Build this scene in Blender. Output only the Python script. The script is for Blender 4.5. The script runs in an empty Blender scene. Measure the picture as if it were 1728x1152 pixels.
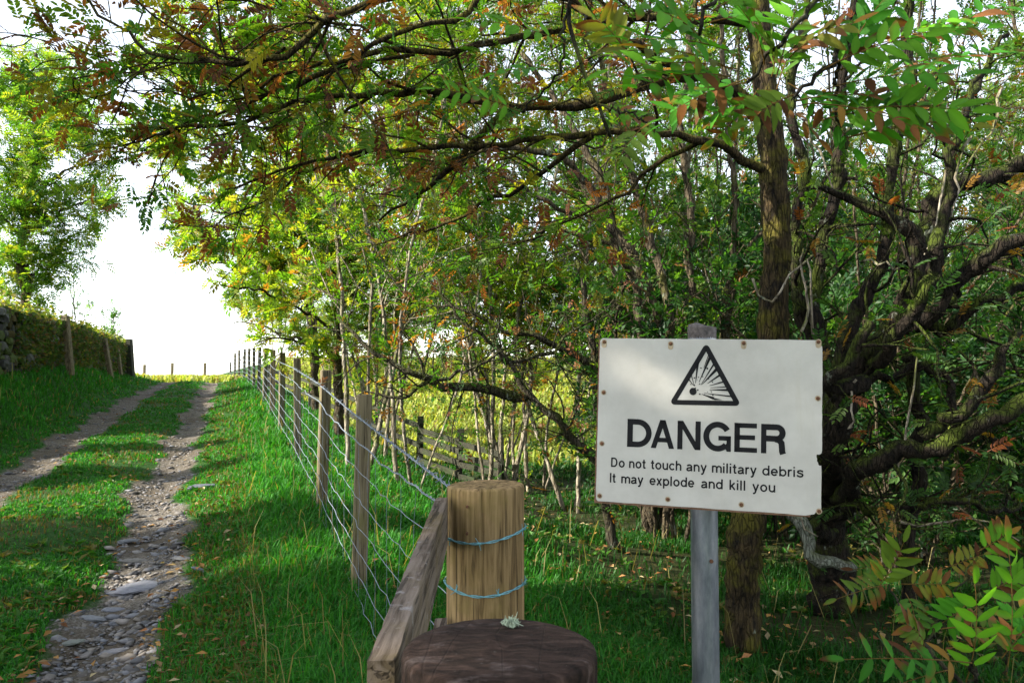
import bpy, math, random
import numpy as np

R_ = math.radians
SC = bpy.context.scene
COL = SC.collection

# ------------------------------------------------------------------ camera
FPX, IW, IH = 1344.0, 1728.0, 1152.0
PITCH = math.atan(64 / FPX)
cam = bpy.data.cameras.new("camera")
cam.sensor_width = 36.0
cam.lens = FPX / IW * 36.0
cam.clip_end = 3000
cam.clip_start = 0.05
cam.dof.use_dof = True
cam.dof.focus_distance = 3.2
cam.dof.aperture_fstop = 16.0
camo = bpy.data.objects.new("camera", cam)
COL.objects.link(camo)
camo.location = (0, 0, 0)
camo.rotation_euler = (math.pi / 2 + PITCH, 0, 0)
SC.camera = camo

# ------------------------------------------------------------------ light
SUN_AZ = math.atan2(-0.97, -0.20)          # clockwise from +Y, towards the sun
SUN_EL = R_(31)
w = bpy.data.worlds.new("World")
SC.world = w
w.use_nodes = True
nt = w.node_tree
sky = nt.nodes.new("ShaderNodeTexSky")
sky.sky_type = 'NISHITA'
sky.sun_disc = False
sky.sun_elevation = SUN_EL
sky.sun_rotation = SUN_AZ
sky.air_density = 1.0
sky.dust_density = 0.6
sky.ozone_density = 1.0
hs = nt.nodes.new("ShaderNodeHueSaturation")
hs.inputs["Saturation"].default_value = 0.42
nt.links.new(sky.outputs[0], hs.inputs["Color"])
nt.links.new(hs.outputs[0], nt.nodes["Background"].inputs[0])
nt.nodes["Background"].inputs[1].default_value = 0.15
sl = bpy.data.lights.new("sun", 'SUN')
sl.energy = 5.0
sl.angle = R_(0.5)
sl.color = (1.0, 0.93, 0.80)
so = bpy.data.objects.new("sun", sl)
COL.objects.link(so)
_sd = np.array([math.sin(SUN_AZ) * math.cos(SUN_EL), math.cos(SUN_AZ) * math.cos(SUN_EL), math.sin(SUN_EL)])
from mathutils import Vector
so.rotation_euler = Vector(_sd).to_track_quat('Z', 'Y').to_euler()
so.location = (-30, -20, 30)

SC.view_settings.view_transform = 'Standard'
SC.view_settings.look = 'None'
SC.view_settings.gamma = 1.0
SC.view_settings.exposure = 1.75
SC.render.engine = 'CYCLES'
SC.cycles.max_bounces = 6
SC.cycles.diffuse_bounces = 4
SC.cycles.glossy_bounces = 2
SC.cycles.transmission_bounces = 4
SC.cycles.use_adaptive_sampling = True
SC.cycles.adaptive_threshold = 0.015
SC.cycles.use_denoising = True
SC.cycles.sample_clamp_indirect = 6.0

# ------------------------------------------------------------------ helpers
_F = np.array([0, math.cos(PITCH), math.sin(PITCH)])
_U = np.array([0, -math.sin(PITCH), math.cos(PITCH)])


def ray(px, py):
    return np.array([1., 0, 0]) * (px - 864) / FPX + _U * (576 - py) / FPX + _F


def P(px, py, Y):
    d = ray(px, py)
    return d * (Y / d[1])


def nrm(v):
    return v / (np.linalg.norm(v, axis=-1, keepdims=True) + 1e-12)


WL = {}


def link(o, parent=None):
    COL.objects.link(o)
    if parent is not None:
        o.parent = parent
    return o


def thing(name, label, cat, loc, group=None):
    o = bpy.data.objects.new(name, None)
    o.empty_display_size = 0.1
    o.location = tuple(float(c) for c in loc)
    o["label"] = label
    o["category"] = cat
    if group:
        o["group"] = group
    link(o)
    WL[o.name] = np.array(loc, float)
    return o


def build(name, V, faces, mat, parent=None, tint=None, smooth=False, attrs=None):
    """V (n,3) world coordinates; faces = list of int arrays (m,k), one array per polygon size."""
    V = np.asarray(V, float)
    if parent is not None:
        org = WL[parent.name]
        V = V - org
    else:
        org = np.zeros(3)
    me = bpy.data.meshes.new(name)
    me.vertices.add(len(V))
    me.vertices.foreach_set("co", V.astype(np.float32).ravel())
    faces = [np.asarray(f, np.int32) for f in faces if len(f)]
    flat = np.concatenate([f.ravel() for f in faces])
    tot = np.concatenate([np.full(len(f), f.shape[1], np.int32) for f in faces])
    start = np.concatenate([[0], np.cumsum(tot)[:-1]]).astype(np.int32)
    me.loops.add(len(flat))
    me.loops.foreach_set("vertex_index", flat)
    me.polygons.add(len(tot))
    me.polygons.foreach_set("loop_start", start)
    me.polygons.foreach_set("use_smooth", np.full(len(tot), bool(smooth)))
    me.update(calc_edges=True)
    if tint is not None:
        a = me.attributes.new("tint", 'FLOAT_COLOR', 'POINT')
        c = np.ones((len(V), 4), np.float32)
        c[:, :3] = tint
        a.data.foreach_set("color", c.ravel())
    for k, v in (attrs or {}).items():
        a = me.attributes.new(k, 'FLOAT', 'POINT')
        a.data.foreach_set("value", np.asarray(v, np.float32))
    me.materials.append(mat)
    o = bpy.data.objects.new(name, me)
    link(o, parent)
    WL[o.name] = org
    return o


def tag(o, label, cat, group=None):
    o["label"] = label
    o["category"] = cat
    if group:
        o["group"] = group
    return o


def kind(o, k):
    o["kind"] = k
    return o


def recentre(o):
    """put a one-mesh thing's origin at its base"""
    me = o.data
    n = len(me.vertices)
    co = np.empty(n * 3, np.float32)
    me.vertices.foreach_get("co", co)
    co = co.reshape(-1, 3)
    c = co.mean(0)
    c[2] = co[:, 2].min()
    me.vertices.foreach_set("co", (co - c).ravel())
    me.update()
    o.location = tuple(float(v) for v in c)
    WL[o.name] = c.astype(float)
    return o


class Bag:
    """collects vertices and faces for ONE mesh"""

    def __init__(s):
        s.V, s.F, s.T, s.n = [], {}, [], 0

    def add(s, V, faces, tint=None):
        V = np.asarray(V, float).reshape(-1, 3)
        for f in faces:
            f = np.asarray(f, np.int64)
            if len(f):
                s.F.setdefault(f.shape[1], []).append(f + s.n)
        s.V.append(V)
        if tint is not None:
            t = np.asarray(tint, float)
            s.T.append(np.broadcast_to(t, (len(V), 3)) if t.ndim == 1 else t)
        s.n += len(V)

    def build(s, name, mat, parent=None, smooth=False):
        return build(name, np.concatenate(s.V), [np.concatenate(v) for v in s.F.values()], mat, parent,
                     tint=np.concatenate(s.T) if s.T else None, smooth=smooth)


def tubes(pts, rad, sides, cap=False):
    """pts (K,n,3), rad (K,n) -> V, quads"""
    K, n, _ = pts.shape
    t = np.empty_like(pts)
    t[:, 1:-1] = pts[:, 2:] - pts[:, :-2]
    t[:, 0] = pts[:, 1] - pts[:, 0]
    t[:, -1] = pts[:, -1] - pts[:, -2]
    t = nrm(t)
    m = nrm(pts[:, -1] - pts[:, 0])
    ax = np.zeros((K, 3))
    ax[np.arange(K), np.abs(m).argmin(1)] = 1
    ref = nrm(np.cross(m, ax))[:, None, :]
    b = nrm(np.cross(t, np.broadcast_to(ref, t.shape)))
    a = np.cross(b, t)
    ang = np.arange(sides) * 2 * math.pi / sides
    V = pts[:, :, None, :] + rad[:, :, None, None] * (np.cos(ang)[None, None, :, None] * a[:, :, None, :] + np.sin(ang)[None, None, :, None] * b[:, :, None, :])
    base = (np.arange(K) * n * sides)[:, None, None]
    i = np.arange(n - 1)[None, :, None] * sides
    j = np.arange(sides)[None, None, :]
    j2 = (j + 1) % sides
    q = np.stack([base + i + j, base + i + j2, base + i + sides + j2, base + i + sides + j], -1).reshape(-1, 4)
    return V.reshape(-1, 3), q


def tube1(bag, pts, rad, sides=8, tint=None, caps=True):
    pts = np.asarray(pts, float)
    rad = np.broadcast_to(np.asarray(rad, float), (len(pts),))
    V, q = tubes(pts[None], rad[None], sides)
    fs = [q]
    if caps:
        fs.append(np.arange(sides)[::-1][None])
        fs.append((np.arange(sides) + (len(pts) - 1) * sides)[None])
    bag.add(V, fs, tint)


def smooth_path(way, n):
    """Catmull-Rom through waypoints (m,k) -> (n,k)"""
    w_ = np.asarray(way, float)
    m = len(w_)
    if m == 2:
        t = np.linspace(0, 1, n)[:, None]
        return w_[0] * (1 - t) + w_[1] * t
    e = np.vstack([2 * w_[0] - w_[1], w_, 2 * w_[-1] - w_[-2]])
    d = np.concatenate([[0], np.cumsum(np.linalg.norm(np.diff(w_[:, :3], axis=0), axis=1))])
    s = np.linspace(0, d[-1], n)
    k = np.clip(np.searchsorted(d, s, side='right') - 1, 0, m - 2)
    t = ((s - d[k]) / (d[k + 1] - d[k] + 1e-9))[:, None]
    p0, p1, p2, p3 = e[k], e[k + 1], e[k + 2], e[k + 3]
    return 0.5 * (2 * p1 + (p2 - p0) * t + (2 * p0 - 5 * p1 + 4 * p2 - p3) * t ** 2 + (3 * p1 - p0 - 3 * p2 + p3) * t ** 3)


def box(bag, c, ax, ay, az, tint=None, bevel=0.0):
    """box from centre and three half-axis vectors, optional chamfer on edges along the longest axis"""
    c, ax, ay, az = (np.asarray(v, float) for v in (c, ax, ay, az))
    if bevel <= 0:
        V = [c + sx * ax + sy * ay + sz * az for sz in (-1, 1) for sx, sy in ((-1, -1), (1, -1), (1, 1), (-1, 1))]
        F = [[3, 2, 1, 0], [4, 5, 6, 7], [0, 1, 5, 4], [1, 2, 6, 5], [2, 3, 7, 6], [3, 0, 4, 7]]
        bag.add(V, [np.array(F)], tint)
        return
    bx = bevel / np.linalg.norm(ax)
    by = bevel / np.linalg.norm(ay)
    bz = bevel / np.linalg.norm(az)
    ring = [(-1 + bx, -1), (1 - bx, -1), (1, -1 + by), (1, 1 - by), (1 - bx, 1), (-1 + bx, 1), (-1, 1 - by), (-1, -1 + by)]
    V = []
    for z, k in ((-1, 1 - min(bx, by)), (-1 + bz, 1), (1 - bz, 1), (1, 1 - min(bx, by))):
        for x, y in ring:
            V.append(c + x * k * ax + y * k * ay + z * az)
    F = []
    for l in range(3):
        for i in range(8):
            j = (i + 1) % 8
            F.append([l * 8 + i, l * 8 + j, l * 8 + 8 + j, l * 8 + 8 + i])
    bag.add(V, [np.array(F), np.arange(8)[::-1][None], (np.arange(8) + 24)[None]], tint)


# ------------------------------------------------------------------ materials
def mat_new(name):
    m = bpy.data.materials.new(name)
    m.use_nodes = True
    return m, m.node_tree.nodes, m.node_tree.links, m.node_tree.nodes["Principled BSDF"]


def N(nodes, t, **kw):
    n = nodes.new(t)
    for k, v in kw.items():
        setattr(n, k, v)
    return n


def ramp(nodes, links, src, stops):
    r = nodes.new("ShaderNodeValToRGB")
    el = r.color_ramp.elements
    while len(el) < len(stops):
        el.new(0.5)
    for e, (p, c) in zip(el, stops):
        e.position = p
        e.color = tuple(c) + (1,) if len(c) == 3 else c
    links.new(src, r.inputs[0])
    return r.outputs[0]


def noise(nodes, links, scale, detail=4, rough=.6, vec=None, dist=0.0):
    n = nodes.new("ShaderNodeTexNoise")
    n.inputs["Scale"].default_value = scale
    n.inputs["Detail"].default_value = detail
    n.inputs["Roughness"].default_value = rough
    n.inputs["Distortion"].default_value = dist
    if vec is not None:
        links.new(vec, n.inputs["Vector"])
    return n.outputs[0]


def objcoord(nodes, links, scale=(1, 1, 1), rot=(0, 0, 0)):
    tc = nodes.new("ShaderNodeTexCoord")
    mp = nodes.new("ShaderNodeMapping")
    mp.inputs["Scale"].default_value = scale
    mp.inputs["Rotation"].default_value = rot
    links.new(tc.outputs["Object"], mp.inputs[0])
    return mp.outputs[0]


def mix(nodes, links, fac, a, b, mode='MIX'):
    m = nodes.new("ShaderNodeMix")
    m.data_type = 'RGBA'
    m.blend_type = mode
    for v, i in ((fac, 0), (a, 6), (b, 7)):
        if hasattr(v, "links"):
            links.new(v, m.inputs[i])
        elif i == 0:
            m.inputs[0].default_value = v
        else:
            m.inputs[i].default_value = tuple(v) + (1,)
    return m.outputs[2]


def math_(nodes, links, op, a, b=0.0, clamp=False):
    m = nodes.new("ShaderNodeMath")
    m.operation = op
    m.use_clamp = clamp
    for i, v in enumerate((a, b)):
        if hasattr(v, "links"):
            links.new(v, m.inputs[i])
        else:
            m.inputs[i].default_value = v
    return m.outputs[0]


def bump(nodes, links, h, strength, dist, bs):
    b = nodes.new("ShaderNodeBump")
    b.inputs["Strength"].default_value = strength
    b.inputs["Distance"].default_value = dist
    links.new(h, b.inputs["Height"])
    links.new(b.outputs[0], bs.inputs["Normal"])


def leaf_mat(name, trans=.52, rough=.5, spec=.3, warm=(1.85, 1.9, .5)):
    m, n, l, b = mat_new(name)
    at = N(n, "ShaderNodeAttribute", attribute_name="tint")
    l.new(at.outputs["Color"], b.inputs["Base Color"])
    b.inputs["Roughness"].default_value = rough
    b.inputs["Specular IOR Level"].default_value = spec
    tr = n.new("ShaderNodeBsdfTranslucent")
    l.new(mix(n, l, 1.0, at.outputs["Color"], warm, 'MULTIPLY'), tr.inputs[0])
    ms = n.new("ShaderNodeMixShader")
    ms.inputs[0].default_value = trans
    l.new(b.outputs[0], ms.inputs[1])
    l.new(tr.outputs[0], ms.inputs[2])
    l.new(ms.outputs[0], n["Material Output"].inputs[0])
    return m


def tint_mat(name, rough=.8, spec=.2, nscale=40., amt=.5, bstr=.3, bdist=.01):
    m, n, l, b = mat_new(name)
    at = N(n, "ShaderNodeAttribute", attribute_name="tint")
    v = objcoord(n, l)
    f = noise(n, l, nscale, 5, .65, v)
    dk = mix(n, l, 1.0, at.outputs["Color"], (1 - amt,) * 3, 'MULTIPLY')
    lt = mix(n, l, 1.0, at.outputs["Color"], (1 + amt,) * 3, 'MULTIPLY')
    l.new(mix(n, l, f, dk, lt), b.inputs["Base Color"])
    b.inputs["Roughness"].default_value = rough
    b.inputs["Specular IOR Level"].default_value = spec
    if bstr:
        bump(n, l, f, bstr, bdist, b)
    return m


def bark_mat(name, dark, light, moss=(.07, .085, .012), moss_amt=.5, lichen=.25, scale=14.):
    m, n, l, b = mat_new(name)
    v = objcoord(n, l)
    f = noise(n, l, scale, 8, .7, objcoord(n, l, (1, 1, .35)))
    col = ramp(n, l, f, [(.38, dark), (.62, light)])
    geo = n.new("ShaderNodeNewGeometry")
    sep = n.new("ShaderNodeSeparateXYZ")
    l.new(geo.outputs["Normal"], sep.inputs[0])
    mn = noise(n, l, 5., 5, .65, v)
    up = math_(n, l, 'MULTIPLY', sep.outputs[2], .16)
    n2 = math_(n, l, 'ADD', mn, up)
    mk = ramp(n, l, n2, [(.62 - .3 * moss_amt, (0, 0, 0)), (.76 - .3 * moss_amt, (1, 1, 1))])
    mcol = mix(n, l, noise(n, l, 30., 3, .6, v), tuple(c * .45 for c in moss), tuple(c * 1.5 for c in moss))
    col = mix(n, l, mk, col, mcol)
    ln = noise(n, l, 9., 6, .7, objcoord(n, l, (1, 1, .7), (.5, .2, .9)))
    lk = ramp(n, l, ln, [(.68 - .22 * lichen, (0, 0, 0)), (.75 - .22 * lichen, (1, 1, 1))])
    col = mix(n, l, lk, col, (.20, .22, .17))
    l.new(col, b.inputs["Base Color"])
    b.inputs["Roughness"].default_value = .9
    b.inputs["Specular IOR Level"].default_value = .15
    vo = n.new("ShaderNodeTexVoronoi")
    vo.feature = 'DISTANCE_TO_EDGE'
    vo.inputs["Scale"].default_value = scale * 2.2
    l.new(objcoord(n, l, (1, 1, .16)), vo.inputs["Vector"])
    ck = ramp(n, l, vo.outputs[0], [(.0, (0, 0, 0)), (.12, (1, 1, 1))])
    l.new(mix(n, l, ck, mix(n, l, 1.0, col, (.55, .53, .5), 'MULTIPLY'), col), b.inputs["Base Color"])
    h = math_(n, l, 'ADD', math_(n, l, 'ADD', f, mn), math_(n, l, 'MULTIPLY', ck, .4))
    bump(n, l, h, 1.0, .035, b)
    return m


def wood_mat(name, dark, light, green=(.16, .15, .05), green_amt=.3, crack=.6, axis='Z', scale=1.0, spot=None):
    m, n, l, b = mat_new(name)
    sc = {'Z': (26, 26, 1.2), 'Y': (26, 1.2, 26), 'X': (1.2, 26, 26)}[axis]
    v = objcoord(n, l, tuple(s * scale for s in sc))
    f = noise(n, l, 1.6, 9, .68, v, .6)
    col = ramp(n, l, f, [(.38, tuple(c * .7 for c in dark)), (.5, tuple((a + c) / 2 for a, c in zip(dark, light))), (.63, light)])
    v2 = objcoord(n, l)
    g = noise(n, l, 4.5, 5, .65, v2)
    gk = ramp(n, l, g, [(.62 - .3 * green_amt, (0, 0, 0)), (.8 - .3 * green_amt, (1, 1, 1))])
    col = mix(n, l, math_(n, l, 'MULTIPLY', gk, .75), col, green)
    f2 = noise(n, l, 3.2, 3, .5, v, .3)
    ck = ramp(n, l, f2, [(.34, (1, 1, 1)), (.40, (0, 0, 0))])
    col = mix(n, l, math_(n, l, 'MULTIPLY', ck, crack), col, tuple(c * .25 for c in dark))
    if spot:
        s = noise(n, l, 22., 6, .7, v2)
        sk = ramp(n, l, s, [(.60, (0, 0, 0)), (.68, (1, 1, 1))])
        col = mix(n, l, math_(n, l, 'MULTIPLY', sk, .8), col, spot)
    l.new(col, b.inputs["Base Color"])
    b.inputs["Roughness"].default_value = .82
    b.inputs["Specular IOR Level"].default_value = .2
    bump(n, l, math_(n, l, 'SUBTRACT', f, ck), .55, .006, b)
    return m


M = {}
M["leaf"] = leaf_mat("leaf_green")
M["leaf_near"] = leaf_mat("leaf_near", .45, .6, .12, (1.7, 1.7, .6))
M["grass"] = leaf_mat("grass_blade", .38, .55, .2, (1.6, 1.6, .5))
M["bark_dark"] = bark_mat("bark_dark_mossy", (.020, .015, .010), (.075, .055, .035), moss_amt=.75, lichen=.15)
M["bark_moss"] = bark_mat("bark_mossy_trunk", (.012, .009, .006), (.075, .052, .022), moss=(.085, .075, .011), moss_amt=.55, lichen=.15, scale=22.)
M["bark_gnarly"] = bark_mat("bark_gnarly", (.006, .005, .004), (.034, .025, .017), moss=(.050, .070, .008), moss_amt=.48, lichen=.22, scale=22.)
M["bark_over"] = bark_mat("bark_twig", (.016, .014, .010), (.060, .052, .038), moss_amt=.35, lichen=.4)
M["bark_haw"] = bark_mat("bark_hawthorn", (.022, .019, .012), (.085, .072, .05), moss=(.05, .06, .012), moss_amt=.45, lichen=.4)
M["bark_pale"] = bark_mat("bark_pale_stem", (.16, .13, .09), (.36, .32, .25), moss=(.12, .13, .04), moss_amt=.35, lichen=.3, scale=9.)
M["bark_mid"] = bark_mat("bark_mid_stem", (.035, .027, .018), (.12, .095, .06), moss=(.07, .07, .015), moss_amt=.3, lichen=.35)
M["stone"] = tint_mat("slate_stone", .75, .3, 30., .45, .35, .006)
M["litter"] = leaf_mat("fallen_leaf", .15, .7, .15)
M["wall"] = tint_mat("mossy_wall_stone", .9, .15, 14., .6, .5, .03)
M["post"] = wood_mat("weathered_post_wood", (.075, .058, .032), (.215, .175, .105), (.13, .12, .04), .4)
M["strainer"] = wood_mat("strainer_post_wood", (.13, .078, .030), (.35, .235, .11), (.19, .14, .04), .35, .8)


def oldpost_mat():
    m, n, l, b = mat_new("dark_old_post_wood")
    v = objcoord(n, l)
    f = noise(n, l, 26., 8, .7, objcoord(n, l, (1, 3.2, 1), (0, 0, .35)), .5)
    col = ramp(n, l, f, [(.36, (.009, .006, .004)), (.52, (.030, .018, .013)), (.68, (.075, .047, .035))])
    g = noise(n, l, 9., 8, .72, objcoord(n, l, (1, 2.6, 1), (0, 0, .25)))
    gk = ramp(n, l, g, [(.55, (0, 0, 0)), (.66, (1, 1, 1))])
    col = mix(n, l, math_(n, l, 'MULTIPLY', gk, .65), col, (.14, .11, .10))
    h = noise(n, l, 90., 6, .75, v)
    sk = ramp(n, l, h, [(.64, (0, 0, 0)), (.70, (1, 1, 1))])
    col = mix(n, l, math_(n, l, 'MULTIPLY', sk, .5), col, (.20, .20, .17))
    vo = n.new("ShaderNodeTexVoronoi")
    vo.feature = 'DISTANCE_TO_EDGE'
    vo.inputs["Scale"].default_value = 16.
    l.new(objcoord(n, l, (1, .22, .2), (0, 0, .3)), vo.inputs["Vector"])
    ck = ramp(n, l, vo.outputs[0], [(.0, (1, 1, 1)), (.02, (0, 0, 0))])
    col = mix(n, l, math_(n, l, 'MULTIPLY', ck, .25), col, (.005, .004, .004))
    wv = n.new("ShaderNodeTexWave")
    wv.wave_type = 'RINGS'
    wv.rings_direction = 'Z'
    wv.inputs["Scale"].default_value = 55.
    wv.inputs["Distortion"].default_value = 3.
    wv.inputs["Detail"].default_value = 3.
    l.new(v, wv.inputs["Vector"])
    col = mix(n, l, math_(n, l, 'MULTIPLY', wv.outputs["Fac"], .35), col, (.03, .021, .018))
    l.new(col, b.inputs["Base Color"])
    b.inputs["Roughness"].default_value = .9
    b.inputs["Specular IOR Level"].default_value = .12
    hh = math_(n, l, 'SUBTRACT', math_(n, l, 'ADD', f, math_(n, l, 'MULTIPLY', h, .6)), math_(n, l, 'MULTIPLY', ck, .4))
    bump(n, l, hh, .5, .004, b)
    return m


M["oldpost"] = oldpost_mat()
M["rail"] = wood_mat("rail_wood", (.065, .045, .030), (.21, .165, .13), (.12, .085, .035), .35, .7, 'Y', spot=(.27, .25, .24))
M["darkrail"] = wood_mat("dark_rail_wood", (.018, .018, .012), (.05, .05, .032), (.03, .05, .014), .4, .4, 'X')


def plain(name, col, rough=.6, metal=0., nsc=0., amt=.3, spec=.5):
    m, n, l, b = mat_new(name)
    b.inputs["Roughness"].default_value = rough
    b.inputs["Metallic"].default_value = metal
    b.inputs["Specular IOR Level"].default_value = spec
    if nsc:
        f = noise(n, l, nsc, 6, .65, objcoord(n, l))
        l.new(ramp(n, l, f, [(.3, tuple(c * (1 - amt) for c in col)), (.7, tuple(min(1, c * (1 + amt)) for c in col))]), b.inputs["Base Color"])
        bump(n, l, f, .15, .002, b)
    else:
        b.inputs["Base Color"].default_value = tuple(col) + (1,)
    return m


M["wire"] = plain("galvanised_wire", (.17, .20, .24), .55, .25, 60., .4, spec=.3)
M["barb"] = plain("weathered_barbed_wire", (.16, .36, .40), .5, .35, 80., .5)
M["ink"] = plain("black_lettering", (.009, .009, .010), .6, 0, 60., .35, spec=.15)
M["rust"] = plain("rusty_screw", (.13, .055, .025), .8, .2, 300., .6)
M["backing"] = plain("rusty_backing", (.16, .085, .05), .85, 0, 60., .5)
M["lichen"] = plain("lichen_tuft", (.30, .36, .26), .95, 0, 120., .3)


def panel_mat():
    m, n, l, b = mat_new("white_sign_panel")
    v = objcoord(n, l)
    g = noise(n, l, 7., 6, .65, v)
    col = ramp(n, l, g, [(.3, (.43, .41, .37)), (.65, (.53, .51, .465))])
    s = noise(n, l, 90., 3, .7, v)
    sk = ramp(n, l, s, [(.70, (0, 0, 0)), (.76, (1, 1, 1))])
    col = mix(n, l, math_(n, l, 'MULTIPLY', sk, .4), col, (.40, .38, .33))
    st = noise(n, l, 3., 5, .7, objcoord(n, l, (9, 1, .8)))
    stk = ramp(n, l, st, [(.56, (0, 0, 0)), (.75, (1, 1, 1))])
    col = mix(n, l, math_(n, l, 'MULTIPLY', stk, .22), col, (.42, .38, .28))
    l.new(col, b.inputs["Base Color"])
    b.inputs["Roughness"].default_value = .6
    b.inputs["Specular IOR Level"].default_value = .25
    bump(n, l, g, .08, .004, b)
    return m


M["panel"] = panel_mat()
M["stain"] = plain("rust_stain", (.36, .28, .18), .7, 0, 90., .3)


def pole_mat():
    m, n, l, b = mat_new("galvanised_pole")
    v = objcoord(n, l, (1, 1, .25))
    g = noise(n, l, 22., 6, .7, v)
    col = ramp(n, l, g, [(.3, (.12, .135, .17)), (.5, (.24, .255, .29)), (.72, (.42, .43, .45))])
    s = noise(n, l, 12., 6, .7, objcoord(n, l))
    sk = ramp(n, l, s, [(.64, (0, 0, 0)), (.72, (1, 1, 1))])
    col = mix(n, l, math_(n, l, 'MULTIPLY', sk, .5), col, (.22, .19, .15))
    l.new(col, b.inputs["Base Color"])
    b.inputs["Metallic"].default_value = .75
    b.inputs["Roughness"].default_value = .42
    bump(n, l, g, .2, .003, b)
    return m


M["pole"] = pole_mat()

# ------------------------------------------------------------------ ground
_Yk = [-400, -12, -5, 0, 2.5, 4.8, 6.75, 9.36, 12.3, 14.85, 18.2, 21.9, 26, 30, 36, 45, 60, 120, 400]
_hk = [-2.4, -1.95, -1.8, -1.6, -1.47, -1.29, -1.125, -.96, -.81, -.67, -.48, -.34, -.2, -.10, -.03, .02, .10, -1.5, -14]
_Yr = [-400, -5, 0, 5, 11, 16, 26, 34, 60, 120, 400]
_hr = [-2.4, -1.75, -1.62, -1.48, -1.56, -1.62, -1.55, -.85, 1.5, 2.6, -6]


def sstep(x):
    x = np.clip(x, 0, 1)
    return x * x * (3 - 2 * x)


def bumps(X, Y):
    return (np.sin(X * 2.1 + Y * .9 + .4) + np.sin(X * -1.3 + Y * 1.9 + 2.) + .6 * np.sin(X * 4.3 + Y * 3.1) + .6 * np.sin(3.3 * X - 5.1 * Y + 1)) * .011


def U_(X, Y):
    return X - (.79 - .353 * Y)


def ground(X, Y):
    X = np.asarray(X, float)
    Y = np.asarray(Y, float)
    u = U_(X, Y)
    h0 = np.interp(Y, _Yk, _hk)
    hr = np.interp(Y, _Yr, _hr)
    wr = sstep((u - .2) / 3.0)
    h = h0 * (1 - wr) + np.where(Y > 24, hr, np.minimum(h0, hr)) * wr
    fade = 1 - sstep((Y - 30) / 7)
    h = h + fade * (np.interp(Y, [0, 18, 24, 30], [.8, .8, .5, .2]) * sstep((-u - 3.55) / 1.25) + .35 * sstep((-u - 5.0) / 1.5))
    h = h - fade * .075 * np.exp(-((u + 1.45) / .30) ** 2) - fade * .065 * np.exp(-((u + 3.08) / .30) ** 2)
    h = h + .07 * np.exp(-((u + .45) / .35) ** 2) * fade
    return h + bumps(X, Y) * (1 + .6 * (u > 0))


def rutmask(X, Y):
    u = U_(X, Y)
    wob = .07 * np.sin(Y * 1.7 + 1) + .05 * np.sin(Y * 3.9 + X) + .04 * np.sin(Y * 8.3 + 2)
    wd = np.interp(Y, [4, 7, 12, 25], [.28, .25, .21, .24])
    m = np.exp(-np.abs((u + 1.45 + wob - np.interp(Y, [4, 8], [.12, 0])) / wd) ** 3) + np.exp(-np.abs((u + 3.08 + wob) / .26) ** 3)
    return m * (1 - sstep((Y - 31) / 5))


def G3(x, y, dz=0.0):
    return np.array([x, y, float(ground(x, y)) + dz])


def axis_lines(dense0, dense1, step, far):
    a = list(np.arange(dense0, dense1 + 1e-6, step))
    s, v = step, dense1
    hi = []
    while v < far:
        s *= 1.22
        v += s
        hi.append(v)
    s, v = step, dense0
    lo = []
    while v > -far:
        s *= 1.22
        v -= s
        lo.append(v)
    return np.array(lo[::-1] + a + hi)


gx = axis_lines(-14, 9, .11, 500)
gy = axis_lines(-1, 36, .11, 500)
GX, GY = np.meshgrid(gx, gy)
GZ = ground(GX, GY)
rm = rutmask(GX, GY)
GZ = GZ + (rm > .2) * .02 * np.sin(GX * 17 + np.sin(GY * 13) * 2) * np.sin(GY * 15 + GX * 5)
nx, ny = len(gx), len(gy)
idx = np.arange(nx * ny).reshape(ny, nx)
Q = np.stack([idx[:-1, :-1], idx[:-1, 1:], idx[1:, 1:], idx[1:, :-1]], -1).reshape(-1, 4)


def ground_mat():
    m, n, l, b = mat_new("ground_turf_and_gravel")
    geo = n.new("ShaderNodeNewGeometry")
    v = geo.outputs["Position"]
    at = N(n, "ShaderNodeAttribute", attribute_name="rut")
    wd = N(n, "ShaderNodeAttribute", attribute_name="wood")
    n1 = noise(n, l, 1.3, 6, .65, v)
    n2 = noise(n, l, 18., 6, .7, v)
    n3 = noise(n, l, 60., 4, .7, v)
    grass = ramp(n, l, n2, [(.3, (.012, .035, .006)), (.55, (.022, .07, .010)), (.8, (.06, .09, .02))])
    dry = ramp(n, l, n2, [(.3, (.05, .045, .015)), (.7, (.14, .11, .04))])
    grass = mix(n, l, ramp(n, l, n1, [(.55, (0, 0, 0)), (.72, (.8, .8, .8))]), grass, dry)
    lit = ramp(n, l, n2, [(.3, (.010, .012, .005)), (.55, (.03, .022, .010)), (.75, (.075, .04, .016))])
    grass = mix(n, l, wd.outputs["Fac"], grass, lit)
    grav = ramp(n, l, n3, [(.3, (.04, .033, .025)), (.5, (.12, .104, .085)), (.72, (.25, .235, .21))])
    soil = ramp(n, l, n2, [(.3, (.035, .027, .018)), (.7, (.11, .086, .058))])
    grav = mix(n, l, ramp(n, l, n1, [(.42, (0, 0, 0)), (.58, (.7, .7, .7))]), grav, soil)
    k = math_(n, l, 'ADD', at.outputs["Fac"], math_(n, l, 'MULTIPLY', math_(n, l, 'SUBTRACT', n2, .5), .9))
    k = ramp(n, l, k, [(.30, (0, 0, 0)), (.52, (1, 1, 1))])
    l.new(mix(n, l, k, grass, grav), b.inputs["Base Color"])
    b.inputs["Roughness"].default_value = .95
    b.inputs["Specular IOR Level"].default_value = .12
    bump(n, l, math_(n, l, 'ADD', n3, n2), .7, .02, b)
    return m


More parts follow.
